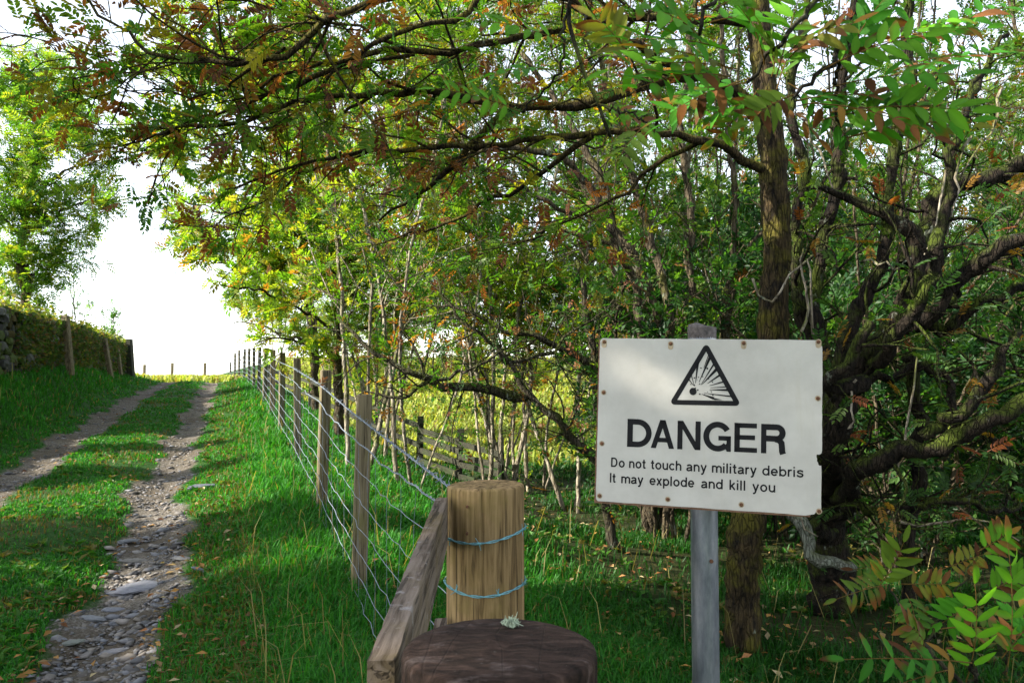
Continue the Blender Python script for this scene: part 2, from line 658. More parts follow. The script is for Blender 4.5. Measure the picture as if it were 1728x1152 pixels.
M["ground"] = ground_mat()
Vg = np.stack([GX, GY, GZ], -1).reshape(-1, 3)
rutv = rm.ravel()
ug = U_(Vg[:, 0], Vg[:, 1])
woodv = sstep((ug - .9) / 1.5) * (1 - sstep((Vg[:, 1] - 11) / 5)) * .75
fm = (rutv[Q].mean(1) > .22)
for nm, sel in (("ground", ~fm), ("gravel_track", fm)):
    q = Q[sel]
    used, inv = np.unique(q, return_inverse=True)
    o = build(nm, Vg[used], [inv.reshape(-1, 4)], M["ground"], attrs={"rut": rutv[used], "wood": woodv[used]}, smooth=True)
    kind(o, "structure")

# ------------------------------------------------------------------ grass
rng = np.random.default_rng(5)


def grass_patch(name, x, y, hgt, wid, cols, lean=.8):
    n = len(x)
    base = np.stack([x, y, ground(x, y) - .008], -1)
    az = rng.uniform(0, 2 * math.pi, n)
    d = np.stack([np.cos(az), np.sin(az), 0 * az], -1)
    s = np.stack([-np.sin(az + rng.normal(0, .5, n)), np.cos(az), 0 * az], -1)
    ln = np.clip(np.abs(rng.normal(0, lean, n)) + .15, 0, 1.6)
    up = np.array([0, 0, 1.])
    mid = base + (up * .58 + d * (ln * .25)[:, None]) * hgt[:, None]
    tip = base + (up * (1 - .35 * ln)[:, None] + d * (ln * .8)[:, None]) * hgt[:, None]
    hw = s * (wid / 2)[:, None]
    V = np.stack([base - hw, base + hw, mid + hw * .75, mid - hw * .75, tip], 1).reshape(-1, 3)
    b = np.arange(n)[:, None] * 5
    t = np.repeat(cols, 5, 0).reshape(n, 5, 3).copy()
    t[:, :2] *= .9
    t[:, 4] *= 1.12
    return build(name, V, [b + np.array([0, 1, 2, 3]), b + np.array([3, 2, 4])], M["grass"], tint=t.reshape(-1, 3))


def grass_cols(n, lo=(.016, .095, .010), hi=(.042, .21, .018), dry=.05):
    t = rng.random((n, 1))
    c = np.array(lo) * (1 - t) + np.array(hi) * t
    k = rng.random(n) < dry
    c[k] = np.array([.22, .17, .05]) * rng.uniform(.5, 1.2, (k.sum(), 1))
    return c * rng.uniform(.8, 1.2, (n, 1))


def vnoise(X, Y, f, ph=0.):
    return .5 + .25 * (np.sin(X * f + ph) * np.cos(Y * f * 1.13 - ph) + np.sin(X * f * .6 - Y * f * .8 + 1.7 + ph) * np.sin(Y * f * .9 + X * f * .3 + ph * 2))


def sample_ground(n, y0, y1, pw, xl=-.72, xr=.72, xpad=.6):
    """points with a density falling off with distance"""
    t = rng.random(n)
    y = (y0 ** (1 - pw) + t * (y1 ** (1 - pw) - y0 ** (1 - pw))) ** (1 / (1 - pw))
    x = rng.uniform(xl, xr, n) * (y + xpad)
    return x, y


x, y = sample_ground(560000, 2.6, 34., 1.25)
u = U_(x, y)
r = rutmask(x, y)
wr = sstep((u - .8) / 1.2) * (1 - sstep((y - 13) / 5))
keep = (r + rng.normal(0, .10, len(x)) < .20) & (rng.random(len(x)) > wr * (.55 + .4 * (vnoise(x, y, 1.9) > .45))) & (u > -4.75)
bare = vnoise(x, y, 2.3, .6)
keep &= ~((u > -3.8) & (u < -.75) & (bare > .66) & (rng.random(len(x)) < .75))
keep &= ~((u < -5))
x, y, u, wr, bare = x[keep], y[keep], u[keep], wr[keep], bare[keep]
tall = .045 + .10 * np.exp(-((u + .2) / .45) ** 2) + .07 * sstep((-u - 3.4) / .8) + .05 * (u > 0.3)
hg = tall * rng.uniform(.5, 1.5, len(x)) * (.7 + .6 * vnoise(x, y, 3.1, 2.))
wi = (.0026 + .0013 * y) * rng.uniform(.7, 1.3, len(x))
cg = grass_cols(len(x))
mc = vnoise(x, y, 1.1, 1.)[:, None]
cg = cg * (.75 + .5 * mc)
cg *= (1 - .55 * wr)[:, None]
sh = (np.abs(u + .85) < .28) & (rng.random(len(x)) < .25) | (np.abs(u + 2.25) < .9) & (bare > .6) & (rng.random(len(x)) < .45)
cg[sh] = np.array([.13, .105, .03]) * rng.uniform(.5, 1.3, (sh.sum(), 1))
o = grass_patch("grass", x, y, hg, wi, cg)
kind(o, "stuff")
tag(o, "short green grass on the track verges, bank and under the trees", "grass")

# broad weeds and straw stems among the grass
x, y = sample_ground(5200, 3.0, 20, 1.2)
u = U_(x, y)
k = (rutmask(x, y) < .12) & (u > -4.6) & (vnoise(x, y, 2.7, 4.) > .45)
x, y = x[k], y[k]
nw = 5
xx, yy = np.repeat(x, nw), np.repeat(y, nw)
n = len(xx)
az = rng.uniform(0, 6.28, n)
a = np.stack([np.cos(az), np.sin(az), rng.uniform(.2, 1.1, n)], -1)
nr = np.stack([rng.normal(0, .3, n) - np.cos(az) * .5, rng.normal(0, .3, n) - np.sin(az) * .5, np.ones(n)], -1)
_L = np.array([(0, 0, 0), (.45, .5, .12), (1, 0, -.1), (.45, -.5, .12)])
ax_ = nrm(a)
bx_ = nrm(np.cross(nr, ax_))
cx_ = np.cross(ax_, bx_)
sz_ = rng.uniform(.035, .085, n)[:, None]
po = np.stack([xx, yy, ground(xx, yy) + .01], -1)
V = np.stack([po + sz_ * (q_[0] * ax_ + q_[1] * .5 * bx_ + q_[2] * cx_) for q_ in _L], 1).reshape(-1, 3)
B4 = np.arange(n)[:, None] * 4
cw_ = np.array([(.03, .12, .015), (.055, .15, .02), (.09, .15, .03), (.13, .12, .03)])[np.repeat(rng.integers(0, 4, len(x)), nw)] * rng.uniform(.7, 1.2, (n, 1))
o = build("weeds", V, [np.concatenate([B4 + np.array([0, 2, 1]), B4 + np.array([0, 3, 2])])], M["grass"], tint=np.repeat(cw_, 4, 0))
kind(o, "stuff")
tag(o, "small broad-leaved weeds growing among the grass", "weeds")
x, y = sample_ground(1500, 3.0, 18, 1.2)
u = U_(x, y)
k = (rutmask(x, y) < .1) & ((u > -.7) | (u < -3.7)) & (u > -4.7) & ((u < .4) | (rng.random(len(x)) < .3))
x, y = x[k], y[k]
o = grass_patch("straw_stems", x, y, rng.uniform(.18, .5, len(x)), .0028 + .0007 * y, np.array([[.26, .22, .09]]) * rng.uniform(.5, 1.2, (len(x), 1)), lean=.6)
kind(o, "stuff")
tag(o, "pale dry grass stems standing among the green grass", "grass")

# sunlit rough field beyond the wood and the crest
n = 90000
y = rng.uniform(15, 62, n)
x = rng.uniform(-.5, .75, n) * y
u = U_(x, y)
k = ((u > 2.) & (y > 15)) | (y > 31)
x, y = x[k], y[k]
cf = grass_cols(len(x), (.17, .24, .04), (.35, .37, .09), .22)
o = grass_patch("field_grass", x, y, rng.uniform(.12, .34, len(x)), .02 + .0022 * y, cf)
kind(o, "stuff")
tag(o, "rough yellow green field grass in sun beyond the trees", "grass")

# ------------------------------------------------------------------ stones and fallen leaves
_t = (1 + 5 ** .5) / 2
ICO_V = nrm(np.array([(-1, _t, 0), (1, _t, 0), (-1, -_t, 0), (1, -_t, 0), (0, -1, _t), (0, 1, _t), (0, -1, -_t), (0, 1, -_t), (_t, 0, -1), (_t, 0, 1), (-_t, 0, -1), (-_t, 0, 1)], float))
ICO_F = np.array([(0, 11, 5), (0, 5, 1), (0, 1, 7), (0, 7, 10), (0, 10, 11), (1, 5, 9), (5, 11, 4), (11, 10, 2), (10, 7, 6), (7, 1, 8), (3, 9, 4), (3, 4, 2), (3, 2, 6), (3, 6, 8), (3, 8, 9), (4, 9, 5), (2, 4, 11), (6, 2, 10), (8, 6, 7), (9, 8, 1)])


def subdiv(V, F):
    V = list(map(tuple, V))
    cache = {}
    out = []

    def mid(a, b):
        k = (min(a, b), max(a, b))
        if k not in cache:
            m_ = nrm((np.array(V[a]) + np.array(V[b])) / 2)
            V.append(tuple(m_))
            cache[k] = len(V) - 1
        return cache[k]
    for a, b, c in F:
        x_, y_, z_ = mid(a, b), mid(b, c), mid(c, a)
        out += [(a, x_, z_), (b, y_, x_), (c, z_, y_), (x_, y_, z_)]
    return np.array(V), np.array(out)


ICO2 = subdiv(ICO_V, ICO_F)
ICO3 = subdiv(*ICO2)


def scatter_stones(pos, size, flat, cols, tmpl, jit=.28, yaw=None):
    n = len(pos)
    V0, F0 = tmpl
    V = V0[None] * (1 + rng.normal(0, jit, (n, len(V0), 1)))
    V = V * np.stack([size, size * rng.uniform(.5, .95, n), size * flat], -1)[:, None]
    a = rng.uniform(0, 6.28, n) if yaw is None else yaw
    tl = rng.normal(0, .18, n)
    c, s = np.cos(a), np.sin(a)
    X = V[..., 0] * c[:, None] - V[..., 1] * s[:, None]
    Yv = V[..., 0] * s[:, None] + V[..., 1] * c[:, None]
    V = np.stack([X, Yv, V[..., 2] + X * tl[:, None]], -1) + pos[:, None]
    F = (np.arange(n)[:, None, None] * len(V0) + F0[None]).reshape(-1, 3)
    return V.reshape(-1, 3), F, np.repeat(cols, len(V0), 0)


x, y = sample_ground(160000, 3.2, 30, 1.55, -.75, .1)
r = rutmask(x, y)
clump = vnoise(x, y, 2.6, 3.)
k = (r > .30 + .5 * rng.random(len(x)) ** 2) & (rng.random(len(x)) < .40 + .55 * (clump > .5) * clump)
x, y = x[k][:34000], y[k][:34000]
size = np.clip(rng.lognormal(-4.6, .58, len(x)), .004, .055) * (1 + .02 * y)
bl = rng.random((len(x), 1))
cs = (np.array([.125, .13, .145]) * bl + np.array([.16, .135, .11]) * (1 - bl)) * rng.uniform(.55, 1.5, (len(x), 1))
V, F, T = scatter_stones(np.stack([x, y, ground(x, y) + size * .12], -1), size, rng.uniform(.18, .42, len(x)), cs, (ICO_V, ICO_F), .26)
o = build("gravel", V, [F], M["stone"], tint=T, smooth=True)
kind(o, "stuff")
tag(o, "loose grey slate stones lying in the wheel ruts", "gravel")


def slab(name, px, py, wpx, hpx, yaw, label, tint=(.15, .155, .175)):
    d = ray(px, py)
    Yv = 4.0
    for _ in range(60):
        p = d * (Yv / d[1])
        g = float(ground(p[0], p[1]))
        Yv += (p[2] - g) * 2.0
    p = d * (Yv / d[1])
    s = wpx / FPX * Yv / 2
    V, F, T = scatter_stones(np.array([[p[0], p[1], p[2] + .012]]), np.array([s]), np.array([.18]), np.array([tint]), ICO3, .07, np.array([yaw]))
    V[:, 1] = p[1] + (V[:, 1] - p[1]) * hpx
    zt = p[2] + .03
    V[:, 2] = np.minimum(V[:, 2], zt + (V[:, 2] - zt) * .25)
    o = build(name, V, [F], M["stone"], tint=T)
    tag(o, label, "stone")
    return recentre(o)


slab("slate_slab", 236, 993, 96, 1.0, .5, "long pale grey slab lying across the stony rut, the largest stone on the track", (.18, .18, .20))
slab("slate_slab", 350, 822, 66, .35, .1, "thin flat blue grey slab at the right edge of the rut further up", (.07, .08, .10))
slab("slate_slab", 192, 1032, 40, .8, .3, "rounded grey slab just below the long pale slab in the rut")
slab("slate_slab", 156, 1046, 44, .7, .1, "low grey slab on the left edge of the near rut", (.16, .165, .175))
slab("slate_slab", 190, 1103, 46, .9, .2, "square grey slab nearest the camera in the rut", (.17, .165, .175))
slab("slate_slab", 120, 1088, 44, .6, 0., "thin slab half sunk in grass left of the near rut", (.14, .15, .13))
slab("slate_slab", 310, 945, 40, .6, .3, "pale flat slab in the rut near its right grass edge", (.17, .165, .16))
slab("slate_slab", 338, 964, 30, .7, .2, "small dark blue grey stone lying in grass right of the rut", (.10, .12, .145))
slab("slate_slab", 228, 949, 50, .5, 0., "brownish flat slab in the rut above the long pale slab", (.15, .14, .125))
slab("slate_slab", 215, 915, 36, .5, 0., "small slab at the left grassy edge of the middle rut", (.13, .135, .14))

LEAF6 = np.array([(0, 0, 0), (.28, .42, .10), (.72, .38, .10), (1, 0, -.04), (.72, -.38, .10), (.28, -.42, .10)], float)
LEAF4 = np.array([(0, 0, 0), (.5, .5, .10), (1, 0, 0), (.5, -.5, .10)], float)


def leaf_scatter(pos, a, nr, size, width, cols):
    n = len(pos)
    a = nrm(a)
    b = nrm(np.cross(nr, a))
    c = np.cross(a, b)
    s = size[:, None]
    V = np.stack([pos, pos + a * s * .45 + b * s * width * .5 + c * s * .12, pos + a * s, pos + a * s * .45 - b * s * width * .5 + c * s * .12], 1).reshape(-1, 3)
    B = np.arange(n)[:, None] * 4
    return V, np.concatenate([B + np.array([0, 2, 1]), B + np.array([0, 3, 2])]), np.repeat(cols, 4, 0)


BROWN = np.array([(.20, .085, .03), (.28, .13, .05), (.30, .20, .09), (.12, .05, .02), (.32, .17, .05), (.34, .27, .15)])
x, y = sample_ground(16000, 3.2, 24, 1.3, -.75, .5)
u = U_(x, y)
r = rutmask(x, y)
k = rng.random(len(x)) < np.where((u > -4) & (u < 0), .05 + .35 * ((r > .04) & (r < .6)) + .18 * (np.abs(u + .95) < .3), .25 * (u > 0))
x, y = x[k], y[k]
n = len(x)
az = rng.uniform(0, 6.28, n)
a = np.stack([np.cos(az), np.sin(az), rng.normal(0, .25, n)], -1)
nr = np.stack([rng.normal(0, .35, n), rng.normal(0, .35, n), np.ones(n)], -1)
V, F, T = leaf_scatter(np.stack([x, y, ground(x, y) + rng.uniform(.015, .06, n)], -1), a, nr, rng.uniform(.03, .065, n), .55, BROWN[rng.integers(0, len(BROWN), n)] * rng.uniform(.6, 1.25, (n, 1)))
o = build("fallen_leaves", V, [F], M["litter"], tint=T)
kind(o, "stuff")
tag(o, "brown and yellow fallen leaves strewn over the track edges", "leaves")


# ------------------------------------------------------------------ plant generator
def tmpl_spray(k=5, lw=.5):
    V, F, I = [], [], []
    for i in range(k):
        t = (i + .6) / k
        ang = (1 if i % 2 else -1) * (1.0 - .5 * t) if i < k - 1 else 0
        ca, sa = math.cos(ang), math.sin(ang)
        L = .48
        b = len(V)
        for (px, py, pz) in LEAF4:
            X, Yv = px * L, py * L * lw
            V.append((t * .75 + X * ca - Yv * sa, X * sa + Yv * ca, pz * L - .18 * t * t))
            I.append(i)
        F += [(b, b + 2, b + 1), (b, b + 3, b + 2)]
    return np.array(V), np.array(F), np.array(I)


def tmpl_rowan(pairs=6, lw=.36, droop=.28, L=.30):
    V, F, I = [], [], []
    g0 = np.random.default_rng(4)
    for k in range(2 * pairs + 1):
        i, sgn = k // 2, (-1, 1)[k % 2]
        t = .24 + .70 * i / pairs if k < 2 * pairs else .93
        ang = sgn * g0.normal(1.1, .12) if k < 2 * pairs else 0
        ca, sa = math.cos(ang), math.sin(ang)
        b = len(V)
        ll = L * (1.05 - .35 * abs(i / pairs - .45)) * g0.uniform(.88, 1.08)
        z0 = .12 * t - droop * t * t
        for (px, py, pz) in LEAF6:
            X, Yv = px * ll, py * ll * lw / .42 * .5
            V.append((t + X * ca - Yv * sa, X * sa + Yv * ca, z0 + pz * ll * .6 - .22 * px * px * ll))
            I.append(k)
        F += [(b, b + 3, b + 2), (b, b + 2, b + 1), (b, b + 5, b + 4), (b, b + 4, b + 3)]
    b = len(V)
    V += [(0, -.010, 0), (0, .010, 0), (.93, 0, .12 * .93 - droop * .86)]
    I += [2 * pairs + 1] * 3
    F += [(b, b + 1, b + 2)]
    return np.array(V), np.array(F), np.array(I)


def tmpl_pinnate(pairs=5, lw=.34, droop=.25, L=.34):
    V, F, I = [], [], []
    k = 0

    def zf(t):
        return .12 * t - droop * t * t
    for i in range(pairs):
        t = .22 + .70 * i / pairs
        for sgn in (-1, 1):
            ang = sgn * 1.15
            ca, sa = math.cos(ang), math.sin(ang)
            b = len(V)
            ll = L * (1 - .25 * abs(i / pairs - .5))
            for (px, py, pz) in LEAF4:
                X, Yv = px * ll, py * ll * lw / .5 * .5
                V.append((t + X * ca - Yv * sa, X * sa + Yv * ca, zf(t) + pz * ll - .10 * px * ll))
                I.append(k)
            F += [(b, b + 2, b + 1), (b, b + 3, b + 2)]
            k += 1
    b = len(V)
    for (px, py, pz) in LEAF4:
        V.append((.92 + px * L * .8, py * L * lw, zf(.95) - .1 * px * L))
        I.append(k)
    F += [(b, b + 2, b + 1), (b, b + 3, b + 2)]
    k += 1
    b = len(V)
    V += [(0, -.008, 0), (0, .008, 0), (.92, 0, zf(.92))]
    I += [k] * 3
    F += [(b, b + 1, b + 2)]
    return np.array(V), np.array(F), np.array(I)


T_SPRAY = tmpl_spray(5)
T_SPRAY7 = tmpl_spray(7, .42)
T_ROWAN = tmpl_rowan(6)
T_ASH = tmpl_pinnate(4, .36, .3, .40)


def resample(p, r, n):
    d = np.concatenate([[0], np.cumsum(np.linalg.norm(np.diff(p, axis=0), axis=1))])
    s = np.linspace(0, d[-1], n)
    return np.stack([np.interp(s, d, p[:, k]) for k in range(3)], 1), np.interp(s, d, r)


class Plant:
    def __init__(s, seed):
        s.g = np.random.default_rng(seed)
        s.limbs = []          # explicit (pts, rad)
        s.lev = []            # generated levels: (pts, rad)
        s.leafP, s.leafD = [], []

    def limb(s, way, r0, r1, n=None, wig=.012, sides=10, rough=.10):
        way = np.asarray(way, float)
        L = np.linalg.norm(np.diff(way, axis=0), axis=1).sum()
        n = n or int(np.clip(L / (.045 if sides >= 12 else .09), 8, 140))
        p = smooth_path(way, n)
        j = np.cumsum(s.g.normal(0, 1, (n, 3)), 0)
        j -= np.linspace(0, 1, n)[:, None] * j[-1] + j[0] * (1 - np.linspace(0, 1, n)[:, None])
        p = p + j * wig * math.sqrt(18. / n)
        t = np.linspace(0, 1, n)
        r = r0 * (1 - t) + r1 * t
        lump = np.convolve(s.g.normal(0, 1, n + 6), np.ones(7) / 2.6, 'valid')
        r = r * (1 + lump * rough * .8 + s.g.normal(0, rough, n) * .25)
        s.limbs.append((p, r, sides))
        return p, r

    def sprout(s, parents, per_m, length, ang=(35, 70), up=.0, flat=1.0, t0=.25, rk=.45, rmax=.03, rtip=.002, n=6, wig=.12, taper=.55, minlen=.0, store=True):
        """parents list of (pts, rad); returns children pts (K,n,3), rad (K,n)"""
        PP = np.stack([resample(p, r, 12)[0] for p, r in parents])
        RR = np.stack([resample(p, r, 12)[1] for p, r in parents])
        Ls = np.linalg.norm(np.diff(PP, axis=1), axis=2).sum(1)
        cnt = s.g.poisson(np.maximum(per_m * Ls * (1 - t0), .01))
        ix = np.repeat(np.arange(len(PP)), cnt)
        K = len(ix)
        if K == 0:
            return []
        t = t0 + (1 - t0) * s.g.random(K)
        f = t * 11
        i0 = np.minimum(f.astype(int), 10)
        fr = (f - i0)[:, None]
        p = PP[ix, i0] * (1 - fr) + PP[ix, i0 + 1] * fr
        tg = nrm(PP[ix, i0 + 1] - PP[ix, i0])
        pr = RR[ix, i0]
        rv = s.g.normal(0, 1, (K, 3))
        pp = nrm(rv - (rv * tg).sum(1, keepdims=True) * tg)
        a = np.radians(s.g.uniform(ang[0], ang[1], K))[:, None]
        d = tg * np.cos(a) + pp * np.sin(a)
        d[:, 2] = d[:, 2] * flat + up
        d = nrm(d)
        L = np.maximum(length * s.g.uniform(.45, 1.2, K) * (1 - taper * t), minlen)
        w_ = s.g.normal(0, wig, (K, n - 1, 3)).cumsum(1)
        w_[..., 2] += np.linspace(0, 1, n - 1)[None] * up * .6
        st = nrm(d[:, None] + w_) * (L / (n - 1))[:, None, None]
        pts = np.concatenate([p[:, None], p[:, None] + st.cumsum(1)], 1)
        r0 = np.minimum(pr * rk, rmax) * s.g.uniform(.7, 1.1, K)
        r0 = np.maximum(r0, rtip * 1.2)
        tt = np.linspace(0, 1, n)[None]
        rad = r0[:, None] * (1 - tt) + rtip * tt
        if store:
            s.lev.append((pts, rad))
        return [(pts[i], rad[i]) for i in range(K)]

    def leaves(s, twigs, per_m, side=.8, t0=.15, tipleaf=True, up=.15, keep=None):
        PP = np.stack([resample(p, r, 8)[0] for p, r in twigs])
        Ls = np.linalg.norm(np.diff(PP, axis=1), axis=2).sum(1)
        cnt = s.g.poisson(per_m * Ls)
        ix = np.repeat(np.arange(len(PP)), cnt)
        K = len(ix)
        t = t0 + (1 - t0) * s.g.random(K)
        f = t * 7
        i0 = np.minimum(f.astype(int), 6)
        fr = (f - i0)[:, None]
        p = PP[ix, i0] * (1 - fr) + PP[ix, i0 + 1] * fr
        tg = nrm(PP[ix, i0 + 1] - PP[ix, i0])
        rv = s.g.normal(0, 1, (K, 3))
        rv[:, 2] *= .6
        d = nrm(tg * .7 + nrm(rv) * side)
        d[:, 2] += up
        if tipleaf:
            p = np.concatenate([p, PP[:, -1]])
            d = np.concatenate([d, nrm(PP[:, -1] - PP[:, -2])])
        if keep is not None:
            k = keep(p)
            p, d = p[k], d[k]
        s.leafP.append(p)
        s.leafD.append(nrm(d))

    def wood_mesh(s, name, mat, root, sides=(6, 4, 3, 3)):
        b = Bag()
        for p, r, sd in s.limbs:
            V, q = tubes(p[None], r[None], sd)
            # lumpy bark
            V = V.reshape(len(p), sd, 3)
            c = p[:, None]
            V = c + (V - c) * (1 + s.g.normal(0, .05, (len(p), sd, 1)))
            b.add(V.reshape(-1, 3), [q, (np.arange(sd) + (len(p) - 1) * sd)[None]])
        for i, (pts, rad) in enumerate(s.lev):
            V, q = tubes(pts, rad, sides[min(i, len(sides) - 1)])
            b.add(V, [q])
        return b.build(name, mat, root, smooth=True)

    def leaf_mesh(s, name, mat, root, tmpl, size, palette, jit=.25, nup=1.0, nj=.55, colfn=None, leafjit=.3):
        p = np.concatenate(s.leafP)
        d = np.concatenate(s.leafD)
        K = len(p)
        nr = s.g.normal(0, nj, (K, 3)) + np.array([0, 0, nup])
        b_ = nrm(np.cross(nr, d))
        c_ = np.cross(d, b_)
        sz = size * s.g.uniform(1 - jit, 1 + jit, K)
        V0, F0, I0 = tmpl
        V = p[:, None] + sz[:, None, None] * (V0[None, :, 0:1] * d[:, None] + V0[None, :, 1:2] * b_[:, None] + V0[None, :, 2:3] * c_[:, None])
        pal = np.array([q[0] for q in palette])
        pw = np.array([q[1] for q in palette], float)
        ci = s.g.choice(len(pal), K, p=pw / pw.sum())
        col = pal[ci]
        if colfn is not None:
            col = colfn(p, col, s.g)
        nl = I0.max() + 1
        lj = s.g.uniform(1 - leafjit, 1 + leafjit, (K, nl))
        T = col[:, None] * lj[:, I0][..., None]
        F = (np.arange(K)[:, None, None] * len(V0) + F0[None]).reshape(-1, 3)
        return build(name, V.reshape(-1, 3), [F], mat, root, tint=np.clip(T.reshape(-1, 3), 0, .8))


GREEN = [((.045, .125, .016), 3), ((.055, .14, .018), 3), ((.085, .16, .02), 2), ((.025, .075, .012), 2)]
YGREEN = [((.15, .25, .025), 3), ((.23, .28, .03), 3), ((.08, .18, .02), 2.5), ((.28, .25, .04), .9), ((.26, .12, .03), .7)]
ROWANC = [((.05, .13, .016), 4), ((.09, .16, .018), 3.5), ((.19, .17, .02), 2), ((.21, .10, .022), 1.1), ((.17, .06, .025), 2.2), ((.11, .045, .025), 1.2)]
DARKG = [((.03, .09, .014), 3), ((.05, .125, .016), 3), ((.09, .16, .02), 2), ((.15, .15, .02), .8), ((.18, .08, .02), .3)]
HOLLY = [((.014, .05, .014), 3), ((.03, .085, .02), 2), ((.05, .11, .02), 1)]


def dup(root, loc, rotz=0., scale=1., label=None, group=None, sxy=None):
    r_o = root.copy()
    COL.objects.link(r_o)
    r_o.location = tuple(float(c) for c in loc)
    r_o.rotation_euler = (0, 0, rotz)
    r_o.scale = (scale * (sxy or 1), scale * (sxy or 1), scale)
    if label:
        r_o["label"] = label
    if group:
        r_o["group"] = group
    for ch in list(root.children):
        c = ch.copy()
        COL.objects.link(c)
        c.parent = r_o
    return r_o


# ================================================================== warning sign
SIGN_C = np.array([0.53386, 2.20046, -0.11922])
_y, _p, _r = -0.28585, -0.0545, 0.02377
_Rz = np.array([[math.cos(_y), -math.sin(_y), 0], [math.sin(_y), math.cos(_y), 0], [0, 0, 1]])
_Rx = np.array([[1, 0, 0], [0, math.cos(_p), -math.sin(_p)], [0, math.sin(_p), math.cos(_p)]])
_Ry = np.array([[math.cos(_r), 0, math.sin(_r)], [0, 1, 0], [-math.sin(_r), 0, math.cos(_r)]])
SIGN_R = _Rz @ _Rx @ _Ry
SW, SH = .30, .2312


def S(x, z, d=0.0):
    """sign-plane coordinates; d = metres in front of the face"""
    return SIGN_C + SIGN_R @ np.array([x, -d, z])


def plate(bag, outline, d0, d1):
    """extrude a 2-D outline (counter-clockwise seen from the front) between depths d0 (back) and d1 (front)"""
    n = len(outline)
    V = [S(x, z, d0) for x, z in outline] + [S(x, z, d1) for x, z in outline]
    F = [[i, (i + 1) % n, n + (i + 1) % n, n + i] for i in range(n)]
    bag.add(V, [np.array(F), (np.arange(n) + n)[None], np.arange(n)[::-1][None]])


_pl = P(1196, 860, 2.262)
pole_x, pole_y = _pl[0], _pl[1]
sign = thing("danger_sign", "white danger warning board about military debris bolted to a grey metal pole", "sign", G3(pole_x, pole_y))
rs = random.Random(3)


def rag(a, b, n, amp):
    out = []
    for i in range(n):
        t = i / n
        out.append((a[0] + (b[0] - a[0]) * t + rs.uniform(-amp, amp), a[1] + (b[1] - a[1]) * t + rs.uniform(-amp, amp)))
    return out


ol = [(-SW + .006, -SH)] + rag((-.28, -SH), (.15, -SH), 14, .0006) + rag((.15, -SH), (.279, -SH - .001), 6, .0006)
ol += [(.281, -.227), (.2835, -.222), (.2885, -.2185), (.291, -.214), (.2935, -.2165), (.2962, -.2145)]
ol += rag((.2965, -.21), (.2975, -.106), 8, .0006)
ol += [(.297, -.1005), (.2925, -.101), (.2895, -.098), (.289, -.093), (.286, -.089), (.287, -.084), (.2848, -.077), (.2856, -.0715), (.292, -.072), (.2975, -.068)]
ol += rag((.2985, -.06), (.2995, .212), 16, .0006)
ol += [(.2985, .2145), (.296, .2165), (.292, .217), (.2885, .219), (.2865, .2235), (.284, .2305)]
ol += rag((.278, SH), (-.285, SH), 20, .0006) + [(-SW + .006, SH), (-SW + .001, SH - .006)]
ol += rag((-SW, SH - .01), (-SW, -SH + .01), 16, .0006) + [(-SW + .001, -SH + .005)]
b = Bag()
plate(b, ol, 0.0, .0025)
pan = b.build("panel", M["panel"], sign)
b = Bag()
plate(b, [(-SW - .0045, -SH - .006), (.27, -SH - .005), (.272, -.18), (.27, .215), (-.285, .222), (-SW - .004, SH - .004)], -.012, -.0003)
b.build("backing_board", M["backing"], sign)

# pole, cap
b = Bag()
pp = [np.array([pole_x - .002, pole_y + .048, z]) for z in np.linspace(float(ground(pole_x, pole_y)) - .1, .147, 12)]
pr = .0385
tube1(b, pp, pr, 40)
b.build("pole", M["pole"], sign, smooth=True).data
b = Bag()
cz = .128
ptop = np.array([pole_x - .002, pole_y + .048, 0])
tube1(b, [ptop + [0, 0, .118], ptop + [0, 0, .150], ptop + [0, 0, .1545], ptop + [.001, 0, .157]], [.0405, .0412, .038, .02], 40)
b.build("pole_cap", plain("rusty_cap", (.10, .085, .08), .7, .3, 70., .6), sign, smooth=False)
for zc in (.115, -.155):
    b = Bag()
    a = np.linspace(0, 2 * math.pi, 33)
    V, F = [], []
    for k, z in enumerate((zc - .014, zc + .014)):
        for t in a[:-1]:
            V.append(ptop + [.0405 * math.cos(t), .0405 * math.sin(t), z])
    for i in range(32):
        F.append([i, (i + 1) % 32, 32 + (i + 1) % 32, 32 + i])
    b.add(V, [np.array(F)])
    b.build("clamp_band", M["pole"], sign)
b = Bag()
c = np.array([pole_x + .008, pole_y + .010, (944 - 640) / -1344 * 2.26])
tube1(b, [c + [0, .01, 0], c + [0, -.004, 0]], .0055, 10)
b.build("pole_screw", M["rust"], sign)

for (px, py) in ((1020, 577), (1132, 580), (1255, 579), (1381, 577), (1019, 662), (1016, 748), (1012, 836), (1127, 842), (1251, 851), (1380, 672), (1382, 862)):
    d = ray(px, py)
    n_ = SIGN_R[:, 1]
    t = (SIGN_C @ n_) / (d @ n_)
    c = d * t
    b = Bag()
    f_ = -SIGN_R[:, 1]
    tube1(b, [c + f_ * .0005, c + f_ * .0042, c + f_ * .006], [.0052, .0050, .003], 12)
    b.build("screw", M["rust"], sign)
    b = Bag()
    rr = .0078
    ring = [c + f_ * .0029 + SIGN_R[:, 0] * math.cos(a_) * rr + SIGN_R[:, 2] * (math.sin(a_) * rr * 1.0 - (.009 if (math.sin(a_) < -.2 and py < 600) else 0)) for a_ in np.linspace(0, 6.283, 15)[:-1]]
    b.add(ring, [np.arange(14)[None]])
    b.build("rust_stain", M["stain"], pan)


